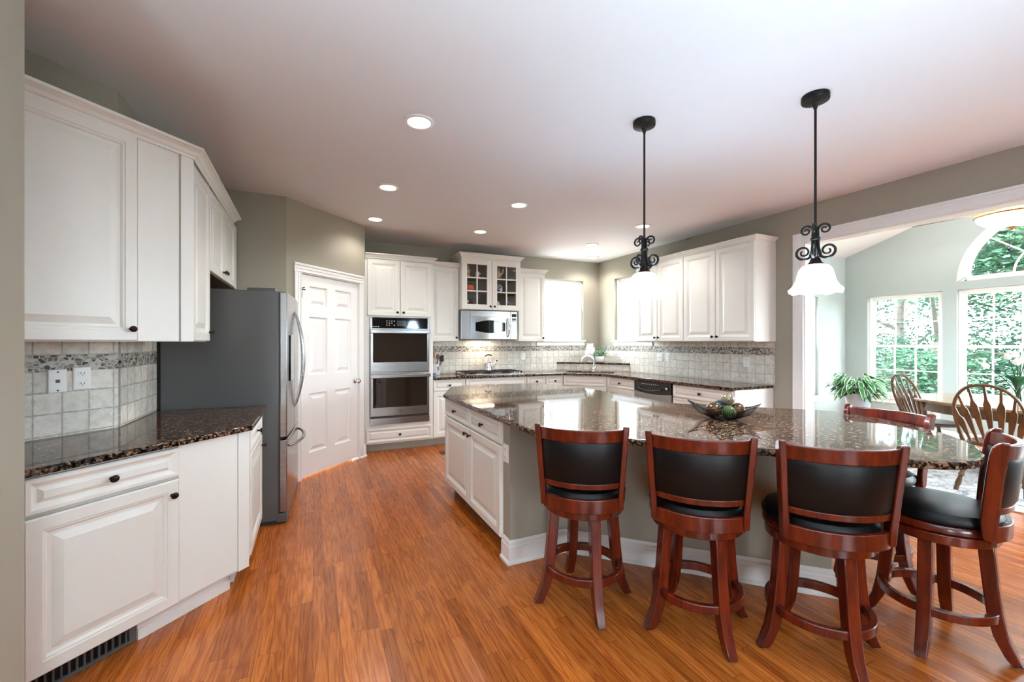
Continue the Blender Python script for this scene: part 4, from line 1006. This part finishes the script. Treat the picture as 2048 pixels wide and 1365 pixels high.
# ------------------------------------------------------------------ bar stools
def arc_band(mb, r, a0, a1, z0, z1, th, n=22, zc=0.0, lean=None):
    """curved rail centred on the seat axis; angle 0 is straight behind (-y)"""
    loops = []
    for i in range(n+1):
        a = a0+(a1-a0)*i/n; s, c = math.sin(a), -math.cos(a)
        l = []
        for rr, z in ((r, z0), (r+th, z0), (r+th, z1), (r, z1)):
            p = (rr*s, rr*c, z)
            if lean: p = lean(p)
            l.append(p)
        loops.append(l)
    return mb.loft(loops)
def make_stool():
    t = thing('bar_stool', 'stool', 'bar stool', (0, 0, 0), 0, 'swivel bar stools round the island')
    # swivel upper half, faces +y
    up = bpy.data.objects.new('swivel_seat', None); COL.objects.link(up); up.parent = t
    MB().lathe([(.17, .578), (.205, .575), (.218, .588), (.219, .603), (.205, .625), (.15, .639), (.07, .644), (.001, .645)], seg=40, sy=1.0).build('cushion', M['leather'], up)
    MB().lathe([(.001, .541), (.205, .541), (.216, .546), (.216, .567), (.210, .576), (.001, .576)], seg=40).build('seat_frame', M['cherry'], up, bevel=.002)
    def lean(p):
        x, y, z = p; k = max(0, z-.60)/.36; return (x*(.975+.135*k), y+.058-.026*k-.008*k*k, z)
    A = .72; rb = .272
    arc_band(MB(), rb, -A, A, .538, .606, .024, lean=lean).build('rear_apron', M['cherry'], up, bevel=.004)
    arc_band(MB(), rb+.002, -A, A, .655, .683, .020, lean=lean).build('lower_rail', M['cherry'], up, bevel=.003)
    arc_band(MB(), rb, -A, A, .884, .946, .024, lean=lean).build('top_rail', M['cherry'], up, bevel=.004)
    # padded back
    loops = []; n = 24
    for i in range(n+1):
        a = -A+2*A*i/n; s, c = math.sin(a), -math.cos(a); e = math.sin(PI*i/n)**.25 if 0 < i < n else .25
        l = []
        for rr, z in ((rb-.008*e, .683), (rb-.020*e, .700), (rb-.024*e, .80), (rb-.020*e, .868), (rb-.006*e, .885), (rb+.016+.004*e, .885), (rb+.016+.012*e, .868), (rb+.016+.014*e, .80), (rb+.016+.012*e, .700), (rb+.016+.004*e, .683)):
            l.append(lean((rr*s, rr*c, z)))
        loops.append(l)
    MB().loft(loops).build('back_pad', M['leather'], up)
    for sg in (-1, 1):
        loops = []
        for z, f, b_ in ((.548, -.148, -.172), (.560, -.138, -.180), (.62, -.132, -.184), (.70, -.131, -.184), (.80, -.131, -.184), (.90, -.131, -.184), (.935, -.134, -.184), (.952, -.146, -.183), (.961, -.160, -.182)):
            k = max(0, z-.60)/.36; dy_ = .026*k+.008*k*k; x0, x1 = .176*(1+.13*k), .202*(1+.13*k)
            loops.append([(sg*x0, f-dy_, z), (sg*x0, b_-dy_, z), (sg*x1, b_-dy_, z), (sg*x1, f-dy_, z)])
        MB().loft(loops).build('back_post', M['cherry'], up, bevel=.005)
    # fixed lower half
    MB().lathe([(.001, .490), (.196, .490), (.206, .495), (.206, .532), (.198, .538), (.001, .538)], seg=40).build('base_ring', M['cherry'], t, bevel=.002)
    legs = MB
    for k in range(4):
        a = R(45+90*k); loops = []
        for r_, z, w in ((.160, .492, .0255), (.166, .42, .0255), (.176, .30, .025), (.188, .19, .025), (.206, .10, .024), (.236, .03, .022), (.250, .008, .020)):
            cx_, cy_ = r_*math.cos(a), r_*math.sin(a)
            l = []
            for u, v in ((-1, -1), (1, -1), (1, 1), (-1, 1)):
                dx_, dy_ = u*w, v*w; l.append((cx_+dx_*math.cos(a)-dy_*math.sin(a), cy_+dx_*math.sin(a)+dy_*math.cos(a), z))
            loops.append(l)
        lg = MB().loft(loops).build('leg', M['cherry'], t, bevel=.004)
        MB().lathe([(.011, 0), (.013, .002), (.013, .006), (.009, .009)], (.250*math.cos(a), .250*math.sin(a), 0), 12).build('floor_glide', M['chrome'], lg)
    MB().lathe([(.178, .168), (.206, .168), (.206, .206), (.178, .206), (.178, .168)], seg=48, cap0=False, cap1=False).build('footrest_ring', M['cherry'], t, bevel=.004)
    b = MB()
    for k in range(4):
        for da in (-.06, .06):
            a = R(45+90*k)+da; b.ball((.176*math.cos(a), .176*math.sin(a), .187), .006, 8, 6)
    b.build('bolts', M['chrome'], t)
    return t
STOOLS = [((1.305, 1.90), R(52.5), R(30), 'cherry wood bar stool with black leather back, leftmost of the row along the island'),
          ((1.685, 1.498), R(45), R(30), 'cherry bar stool standing directly in front of the wire bowl, second from the left'),
          ((2.045, 1.150), R(51.5), R(20), 'nearest cherry bar stool, its black back overlapping the rounded end of the island'),
          ((2.635, .970), R(109), R(55), 'cherry bar stool at the right edge turned sideways, its black round seat in full view'),
          ((2.955, 1.400), R(175), R(40), 'cherry bar stool behind the rounded island end, mostly hidden below the granite')]
st0 = make_stool()
for i, (p, face, legrot, lab) in enumerate(STOOLS):
    o = st0 if i == 0 else copy_tree(st0)
    o.location = (*p, 0); o.rotation_euler.z = legrot; o['label'] = lab
    for ch in o.children:
        if ch.name.startswith('swivel_seat'): ch.rotation_euler.z = face-PI/2-legrot
# ------------------------------------------------------------------ pendants and ceiling lights
def spiral(cx_, cz, r0, r1, a0, turns, sg, n=40):
    return [(cx_+sg*(r0+(r1-r0)*i/n)*math.cos(a0+turns*2*PI*i/n), 0, cz+(r0+(r1-r0)*i/n)*math.sin(a0+turns*2*PI*i/n)) for i in range(n+1)]
def make_pendant():
    t = thing('pendant_light', 'p', 'pendant light', (0, 0, 0), 0, 'pendant lights over the island')   # origin on the ceiling
    MB().lathe([(.001, 0), (.066, 0), (.068, -.012), (.064, -.022), (.068, -.026), (.066, -.034), (.045, -.040), (.020, -.044), (.012, -.060), (.009, -.075), (.001, -.075)], seg=32).build('canopy', M['black'], t)
    MB().tube([(0, 0, -.07), (0, 0, -.93)], .0065, 10).build('rod', M['black'], t)
    for k in range(4):
        sc = MB(); a = R(20+90*k); ca, sa = math.cos(a), math.sin(a)
        low = [(.012, -.80), (.014, -.85), (.022, -.895), (.045, -.918)]
        pts = [(.010, -.735), (.012, -.80), (.014, -.850), (.024, -.895)]
        cx_, cz = .056, -.872
        for i in range(33):
            th = R(215)+R(560)*i/32; r_ = .043*(1-.80*i/32); pts.append((cx_+r_*math.cos(th), cz+r_*math.sin(th)))
        up = [(.012, -.800), (.011, -.770), (.013, -.745)]
        cx2, cz2 = .043, -.752
        for i in range(29):
            th = R(175)-R(520)*i/28; r_ = .031*(1-.80*i/28); up.append((cx2+r_*math.cos(th), cz2+r_*math.sin(th)))
        sc.tube([(x*ca, x*sa, z) for x, z in pts], [.0075]*4+[.0075-.003*i/32 for i in range(33)], 8)
        sc.tube([(x*ca, x*sa, z) for x, z in up], [.0065]*3+[.0065-.003*i/28 for i in range(29)], 8)
        sc.build('scroll', M['black'], t)
    MB().lathe([(.020, -.793), (.024, -.797), (.024, -.806), (.020, -.810)], seg=20, cap0=False, cap1=False).build('collar', M['black'], t)
    MB().lathe([(.001, -.905), (.018, -.905), (.024, -.915), (.030, -.932), (.044, -.946), (.046, -.950), (.001, -.950)], seg=28).build('cup', M['bronze'], t)
    loops = []; prof = [(.046, -.948), (.062, -.955), (.078, -.975), (.086, -1.005), (.094, -1.040), (.112, -1.070), (.128, -1.085), (.122, -1.102)]
    inner = [(.119, -1.100), (.122, -1.083), (.108, -1.066), (.090, -1.038), (.082, -1.005), (.074, -.979), (.058, -.960), (.040, -.953)]
    for r_, z in prof+inner:
        wv = max(0, (-z-1.03))/.07
        loops.append([(r_*(1+.035*wv*math.cos(8*th))*math.cos(th), r_*(1+.035*wv*math.cos(8*th))*math.sin(th), z-.004*wv*math.cos(8*th)) for th in [2*PI*k/48 for k in range(48)]])
    MB().loft(loops, False, False).build('shade', M['shade'], t)
    MB().ball((0, 0, -.985), .022, 16, 10, sz=1.3).build('bulb', M['bulb'], t)
    return t
pd = make_pendant()
for i, (x, y, lab) in enumerate(((1.872, 2.062, 'black scroll pendant lamp with a white bell shade, left of the two over the island'), (2.543, 1.443, 'black scroll pendant lamp with a white bell shade, right one nearest the sunroom opening'))):
    o = pd if i == 0 else copy_tree(pd); o.location = (x, y, C); o['label'] = lab
    lamp('pendant_lamp', 'POINT', (x, y, C-1.045), 14, (1, .93, .84), shadow_soft_size=.03)
can_labels = ['recessed ceiling light nearest the camera on the left', 'recessed ceiling light over the aisle in front of the refrigerator', 'recessed ceiling light close to the pantry wall', 'recessed ceiling light in the middle of the ceiling over the island', 'recessed ceiling light in front of the glass-door cabinet', 'recessed ceiling light seen right behind the left pendant rod', 'recessed ceiling light between the sink corner and the left pendant', 'recessed ceiling light tucked in the corner above the sink']
c0 = None
for (x, y), lab in zip(CANS, can_labels):
    if c0 is None:
        c0 = thing('recessed_light', lab, 'ceiling light', (x, y, C), 0, 'recessed ceiling lights')
        MB().lathe([(.068, -.0005), (.092, -.0005), (.094, -.004), (.090, -.008), (.072, -.010), (.068, -.006)], seg=36, cap0=False, cap1=False).build('trim_ring', M['white'], c0)
        MB().lathe([(.070, -.004), (.001, -.0045)], seg=32, cap0=False).build('lens', M['bulb'], c0)
    else:
        o = copy_tree(c0); o.location = (x, y, C); o['label'] = lab
# ------------------------------------------------------------------ sunroom
o = MB().box(5.10, 7.55, -.40, 3.05, .0005, .012).build('area_rug', M['rug'], bevel=.004, smooth=0); tag(o, 'grey and white distressed area rug under the oak dining table in the sunroom', 'rug')
RZ = .0125
t = thing('dining_table', 'oval oak pedestal dining table on the sunroom rug', 'table', (6.52, 1.52, RZ), 0)
ell = [(.80*abs(math.cos(a))**.85*(1 if math.cos(a) > 0 else -1), 1.02*abs(math.sin(a))**.85*(1 if math.sin(a) > 0 else -1)) for a in [2*PI*i/56 for i in range(56)]]
MB().prism(ell, .708, .738).build('table_top', M['oaktop'], t, bevel=.008, smooth=0)
MB().prism([(x*.94, y*.94) for x, y in ell], .612, .707).build('apron', M['oakchair'], t, smooth=40)
MB().lathe([(.13, .10), (.15, .13), (.11, .20), (.13, .30), (.16, .40), (.12, .50), (.10, .56), (.17, .605), (.17, .611)], seg=28).build('pedestal', M['oakchair'], t)
for k in range(4):
    a = R(45+90*k); lp = []
    for r_, z, w, hh in ((.10, .17, .045, .07), (.22, .13, .042, .06), (.38, .07, .038, .045), (.50, .037, .042, .036)):
        lp.append([(r_*math.cos(a)-u*w*math.sin(a), r_*math.sin(a)+u*w*math.cos(a), z+v*hh) for u, v in ((-1, -1), (1, -1), (1, 1), (-1, 1))])
    MB().loft(lp).build('leg', M['oakchair'], t, bevel=.012)
def make_windsor():
    t = thing('windsor_chair', 'w', 'chair', (0, 0, 0), 0, 'windsor chairs at the dining table')   # faces +y
    sp = [(.225*abs(math.cos(a))**.8*(1 if math.cos(a) > 0 else -1), (.215 if math.sin(a) > 0 else .20)*math.sin(a)) for a in [2*PI*i/40 for i in range(40)]]
    MB().prism(sp, .425, .458).build('seat', M['oakchair'], t, bevel=.010)
    def bowp(u):   # u 0..1 left to right
        a = PI*(1-u); x = .265*math.cos(a); x = .27*(abs(math.cos(a))**.9)*(1 if math.cos(a) > 0 else -1); zz = math.sin(a)**.75 if 0 < u < 1 else 0
        pinch = 1-.28*(1-zz)**1.5; return (x*pinch, -.165-.16*zz, .455+.525*zz)
    MB().tube([bowp(i/40) for i in range(41)], .0125, 8, flat=1.15).build('bow', M['oakchair'], t)
    for k in range(7):
        f = (k-3)/3.0; xb = f*.145; u = .5+f*.36; 
        top = Vector(bowp(.5+f*.335)); bot = Vector((xb, -.165, .455)); lp = []
        for s_, w in ((0, .009), (.15, .010), (.35, .017), (.55, .024), (.68, .024), (.76, .010), (1.0, .0075)):
            p = bot.lerp(top, s_); th = .006; lp.append([(p.x-w, p.y-th, p.z), (p.x+w, p.y-th, p.z), (p.x+w, p.y+th, p.z), (p.x-w, p.y+th, p.z)])
        MB().loft(lp).build('spindle', M['oakchair'], t, smooth=50)
    for sx, sy in ((-1, 1), (1, 1), (-1, -1), (1, -1)):
        a, b_ = Vector((sx*.145, sy*.135, .43)), Vector((sx*.225, sy*.225, 0.0)); pts = []; rs = []
        for s_, r_ in ((0, .013), (.08, .017), (.14, .022), (.18, .014), (.22, .018), (.45, .023), (.62, .017), (.66, .024), (.70, .015), (.85, .022), (.92, .016), (.96, .019), (1, .015)):
            pts.append(tuple(a.lerp(b_, s_))); rs.append(r_)
        MB().tube(pts, rs, 12).build('leg', M['oakchair'], t)
    st = MB(); st.tube([(-.185, -.18, .20), (-.185, .18, .20)], [.010, .010], 8); st.tube([(.185, -.18, .20), (.185, .18, .20)], [.010, .010], 8); st.tube([(-.185, 0, .20), (.185, 0, .20)], [.010, .010], 8)
    st.build('stretcher', M['oakchair'], t)
    return t
w0 = make_windsor(); w0.location = (5.545, 1.585, RZ); w0.rotation_euler.z = R(-94); w0['label'] = 'oak windsor chair with arrow slats, nearest one, its back turned to the kitchen'
w1 = copy_tree(w0); w1.location = (6.36, 2.36, RZ); w1.rotation_euler.z = R(-128); w1['label'] = 'oak windsor chair at the far left end of the dining table below the window'
# glass vase with tulips
VX, VY, VZ = 6.42, 1.735, RZ+.738
t = thing('glass_vase', 'clear glass vase holding white tulips on the dining table', 'vase', (VX, VY, VZ), 0)
MB().lathe([(.050, 0), (.052, .004), (.048, .09), (.062, .20), (.060, .201), (.045, .09), (.046, .012), (.001, .010)], seg=28).build('body', M['vaseglass'], t)
rnd = random.Random(11)
tl = ['white tulip drooping far left out of the glass vase', 'white tulip standing tallest in the middle of the vase', 'white tulip leaning slightly left in the vase', 'white tulip leaning right beside the tallest one', 'white tulip at the back of the vase', 'white tulip leaning towards the chair in front of the vase', 'white tulip drooping right over the vase rim']
for k, (a, out, hh) in enumerate(((R(118), .20, .335), (R(60), .02, .44), (R(110), .06, .42), (R(-40), .06, .43), (R(0), .08, .38), (R(190), .07, .37), (R(-70), .17, .36))):
    t = thing('tulip', tl[k], 'flower', (VX, VY, VZ+.015), 0, 'tulips in the glass vase')
    tip = Vector((out*math.cos(a), out*math.sin(a), hh)); b0 = Vector((-.025*math.cos(a), -.025*math.sin(a), 0)); mid_ = Vector((out*.28*math.cos(a), out*.28*math.sin(a), hh*.62))
    pts = [tuple(b0*(1-u)**2+mid_*(2*u*(1-u))+tip*u*u) for u in [i/8 for i in range(9)]]
    MB().tube(pts, .004, 6).build('stem', M['tulipleaf'], t)
    d = (Vector(pts[-1])-Vector(pts[-2])).normalized(); q = d.to_track_quat('Z', 'Y').to_matrix().to_4x4(); fl = MB()
    fl.lathe([(.004, -.004), (.020, .006), (.027, .026), (.026, .045), (.016, .062), (.006, .068)], tuple(tip), 14, q); fl.build('bloom', M['petal'], t)
    lv = MB(); la = R(40+52*k)
    leafmesh(lv, tuple(Vector((b0.x*.3, b0.y*.3, .12))), (math.cos(la)*.55, math.sin(la)*.55, 1), rnd.uniform(.24, .32), .062, .35, 7, None, .4); lv.build('leaf', M['tulipleaf'], t, smooth=60, recalc=False)
# potted plant on a stand
PX, PY = 6.78, 3.30
t = thing('plant_stand', 'white round stand under the big potted plant in the sunroom corner', 'plant stand', (PX, PY, 0), 0)
MB().lathe([(.001, .36), (.15, .36), (.155, .366), (.155, .38), (.15, .384), (.001, .384)], seg=28).build('top', M['white'], t)
for k in range(3): a = R(90+120*k); MB().tube([(.11*math.cos(a), .11*math.sin(a), .36), (.14*math.cos(a), .14*math.sin(a), 0)], [.013, .011], 10).build('leg', M['white'], t)
t = thing('potted_plant', 'bushy plant with white-edged green leaves in a pale grey pot, sunroom corner', 'plant', (PX, PY, .3845), 0)
MB().lathe([(.105, 0), (.112, .006), (.155, .26), (.166, .275), (.160, .285), (.150, .275), (.140, .24)], seg=32).build('pot', M['pot'], t)
MB().lathe([(.147, .25), (.001, .258)], seg=20, cap0=False).build('soil', M['soil'], t)
rnd = random.Random(5); mb, uv = MB(), []; stm = MB()
for k in range(210):
    a = rnd.uniform(0, 2*PI); el = rnd.uniform(-.15, 1.2); r_ = rnd.uniform(.06, .26); b_ = (r_*math.cos(a)*math.cos(el*.6), r_*math.sin(a)*math.cos(el*.6), .30+r_*math.sin(el)*1.05+rnd.uniform(0, .04))
    leafmesh(mb, b_, (math.cos(a), math.sin(a), rnd.uniform(-.5, .55)), rnd.uniform(.13, .20), rnd.uniform(.055, .085), rnd.uniform(.3, .7), 5, uv, .3)
    if k % 5 == 0: stm.tube([(0.02*math.cos(a), .02*math.sin(a), .25), tuple(Vector(b_)*.6+Vector((0, 0, .10))), b_], .004, 5)
build_leaves(mb, uv, 'foliage', M['varieg'], t); stm.build('stems', M['tulipleaf'], t)
# ceiling fan
FX, FY = 6.12, 1.69
t = thing('ceiling_fan', 'brass ceiling fan with a glowing white glass bowl light in the sunroom', 'ceiling fan', (FX, FY, C+.768), 0)
D = -(C+.768)
MB().lathe([(.001, -.01), (.07, -.03), (.05, -.08), (.02, -.10), (.001, -.10)], seg=24).build('canopy', M['brass'], t)
MB().tube([(0, 0, -.08), (0, 0, D+2.86)], .012, 10).build('downrod', M['brass'], t)
MB().lathe([(.001, D+2.88), (.05, D+2.87), (.12, D+2.82), (.13, D+2.74), (.11, D+2.68), (.08, D+2.65), (.075, D+2.61), (.001, D+2.61)], seg=32).build('motor', M['brass'], t)
MB().lathe([(.255, D+2.602), (.262, D+2.594), (.258, D+2.584), (.250, D+2.584)], seg=40, cap0=False, cap1=False).build('bowl_rim', M['brass'], t)
MB().lathe([(.250, D+2.592), (.235, D+2.555), (.19, D+2.52), (.12, D+2.495), (.04, D+2.482), (.001, D+2.481)], seg=40, cap0=False).build('glass_bowl', M['shade'], t)
MB().lathe([(.045, D+2.488), (.040, D+2.472), (.012, D+2.462), (.008, D+2.448), (.001, D+2.445)], seg=20).build('finial', M['brass'], t)
for k in range(5):
    a = R(92+72*k); Rz = Matrix.Rotation(a, 4, 'Z') @ Matrix.Translation((0, 0, D+2.655)) @ Matrix.Rotation(R(-11.5), 4, 'X')
    bl = MB(); n = 12; pl = [(.28+.44*i/n, -.055-.018*(i/n)) for i in range(n+1)]+[(.735, -.05), (.742, 0), (.735, .05)]+[(.28+.44*i/n, .055+.018*(i/n)) for i in range(n, -1, -1)]
    vs = MB().prism(pl, -.003, .003); vs.v = [tuple(Rz @ Vector(p)) for p in vs.v]; b_o = vs.build('blade', M['oakchair'], t, smooth=0)
    ar = MB().box(.09, .30, -.016, .016, -.004, .006, Rz); ar.build('blade_arm', M['brass'], b_o, smooth=0)
ch = MB(); ch.tube([(.06, .0, D+2.49), (.06, 0, D+2.36)], .0016, 5); ch.tube([(.03, .03, D+2.49), (.03, .03, D+2.28)], .0016, 5); ch.build('pull_chain', M['black'], t)
MB().ball((.03, .03, D+2.27), .013, 10, 8, sz=1.4).build('chain_pull', M['black'], t)
for k in range(3): lamp('fan_lamp', 'POINT', (FX+.19*math.cos(2.1*k+.6), FY+.19*math.sin(2.1*k+.6), 2.635), 38, (.88, .95, 1.0), shadow_soft_size=.04)
# floor register
t = thing('floor_register', 'small dark metal register in the oak floor before the base cabinet beside the oven tower', 'vent', (1.71, 5.04, .0006), R(90))
MB().box(0, .12, 0, .30, 0, .005).build('frame', M['darkgrey'], t, smooth=0)
s_ = MB()
for k in range(13): s_.box(.015, .105, .02+k*.0205, .028+k*.0205, .005, .007)
s_.build('louvers', M['black'], t, smooth=0)
# ------------------------------------------------------------------ trees beyond the windows
def tree(label, x, y, h, cw, mat, n, seed, base=.12, leaf_s=.20, z0=-.7):
    r = random.Random(seed); t = thing('tree', label, 'tree', (x, y, z0), 0, 'trees outside the windows')
    tk = MB(); px, py = 0, 0; pts = []
    for i in range(9): pts.append((px, py, h*.85*i/8)); px += r.uniform(-.12, .12); py += r.uniform(-.12, .12)
    tk.tube(pts, [max(.03, .16*(h/8)*(1-.85*i/8)) for i in range(9)], 9); tk.build('trunk', M['bark'], t)
    br = MB(); ends = []
    for k in range(16):
        i = r.randint(1, 7); p = Vector(pts[i]); a = r.uniform(0, 2*PI); ln = cw*r.uniform(.5, 1.0)
        e = p+Vector((ln*math.cos(a), ln*math.sin(a), r.uniform(-.1, .7)*ln)); m_ = (p+e)/2+Vector((0, 0, .15*ln)); br.tube([tuple(p), tuple(m_), tuple(e)], [.05, .032, .012], 6); ends += [e, m_, (m_+e)/2]
    br.build('branch', M['bark'], t)
    fo = MB()
    for k in range(n):
        c_ = r.choice(ends); a, b_ = r.uniform(0, 2*PI), r.gauss(0, .5)
        p = c_+Vector((r.gauss(0, .42), r.gauss(0, .42), r.gauss(0, .26)))*(cw/2.2); s_ = leaf_s*r.uniform(.5, 1.25)
        d = Vector((math.cos(a)*math.cos(b_), math.sin(a)*math.cos(b_), math.sin(b_)*.6)); sd = d.cross(Vector((r.uniform(-.4, .4), r.uniform(-.4, .4), 1))).normalized()
        nn_ = d.cross(sd)*.12*s_
        fo.add([tuple(p), tuple(p+d*s_*.5+sd*s_*.34+nn_), tuple(p+d*s_), tuple(p+d*s_*.5-sd*s_*.34+nn_)], [(0, 1, 2, 3)])
    fo.build('foliage', M[mat], t, smooth=0, recalc=False); return t
TR = [('leafy mint green tree filling the left part of the sunroom window', 12.6, 4.6, 6.5, 2.3, 'leafA', 14280),
      ('deep green tree with low branches behind the first sunroom window', 14.8, 6.2, 7.5, 2.6, 'leafB', 14280),
      ('yellow-green tree close outside between the two sunroom windows', 12.2, 2.6, 6.0, 2.1, 'leafC', 13440),
      ('mint green tree behind the tulips outside the sunroom', 13.4, .6, 7.5, 2.6, 'leafA', 14280),
      ('tall deep green tree seen through the arched window', 15.6, 3.2, 9.0, 3.0, 'leafB', 15119),
      ('pale yellow-green tree rising far behind the arched window', 17.0, .2, 10.0, 3.2, 'leafC', 13440),
      ('mint green tree far off at the left of the sunroom windows', 17.5, 8.4, 9.0, 3.0, 'leafA', 12600),
      ('mint tree outside the back kitchen window', 7.5, 12.8, 6.5, 2.0, 'leafD', 5200)]
for i, (lab, x, y, h, cw, m, n) in enumerate(TR): tree(lab, x, y, h, cw, m, n, 100+i, leaf_s=.13)
# low shrubs outside the sunroom
def shrub(label, x, y, h, w, mat, n, seed):
    r = random.Random(seed); t = thing('shrub', label, 'shrub', (x, y, -.7), 0, 'shrubs outside the sunroom')
    st = MB(); fo = MB()
    for k in range(10): a = r.uniform(0, 2*PI); st.tube([(0, 0, 0), (w*.3*math.cos(a), w*.3*math.sin(a), h*.5), (w*.5*math.cos(a), w*.5*math.sin(a), h*.85)], [.02, .014, .006], 5)
    st.build('stems', M['bark'], t)
    for k in range(n):
        a = r.uniform(0, 2*PI); u = r.random()**.4; z = r.uniform(.05, 1); rr = w*u*math.sqrt(max(.05, 1-(z-.35)**2*1.6)); p = Vector((rr*math.cos(a), rr*math.sin(a), h*z)); s_ = .14*r.uniform(.5, 1.2)
        d = Vector((math.cos(a+r.gauss(0, .6)), math.sin(a+r.gauss(0, .6)), r.uniform(-.5, .4))).normalized(); sd = d.cross(Vector((0, 0, 1))).normalized()
        fo.add([tuple(p), tuple(p+d*s_*.5+sd*s_*.32), tuple(p+d*s_), tuple(p+d*s_*.5-sd*s_*.32)], [(0, 1, 2, 3)])
    fo.build('foliage', M[mat], t, smooth=0, recalc=False)
for i, (lab, x, y, h, w, m, n) in enumerate((('pale green shrub low outside the first sunroom window', 10.6, 3.9, 1.9, 1.0, 'leafC', 4200), ('mint green shrub low outside behind the far windsor chair', 10.9, 2.5, 1.8, 1.0, 'leafA', 4200), ('deep green shrub low outside behind the tulip vase', 11.2, 1.0, 2.0, 1.1, 'leafB', 4200), ('mint green shrub outside the left end of the sunroom', 11.6, 5.4, 2.2, 1.2, 'leafA', 4200))):
    shrub(lab, x, y, h, w, m, n, 300+i)

t = thing('neighbour_house', 'pale sided house standing beyond the right kitchen window', 'house', (12.6, 13.5, -.7))
w_ = MB().box(-3.4, 3.4, -2.5, 2.5, 0, 5.6)
for k in range(28): w_.box(-3.412, 3.412, -2.512, 2.512, .2*k, .2*k+.17)
w_.build('siding_wall', M['siding'], t, smooth=0)
MB().add([(-3.7, -2.8, 5.6), (3.7, -2.8, 5.6), (3.7, 2.8, 5.6), (-3.7, 2.8, 5.6), (-3.7, 0, 7.6), (3.7, 0, 7.6)], [(0, 1, 5, 4), (2, 3, 4, 5), (0, 4, 3), (1, 2, 5), (0, 3, 2, 1)]).build('roof', M['roofing'], t, smooth=0)
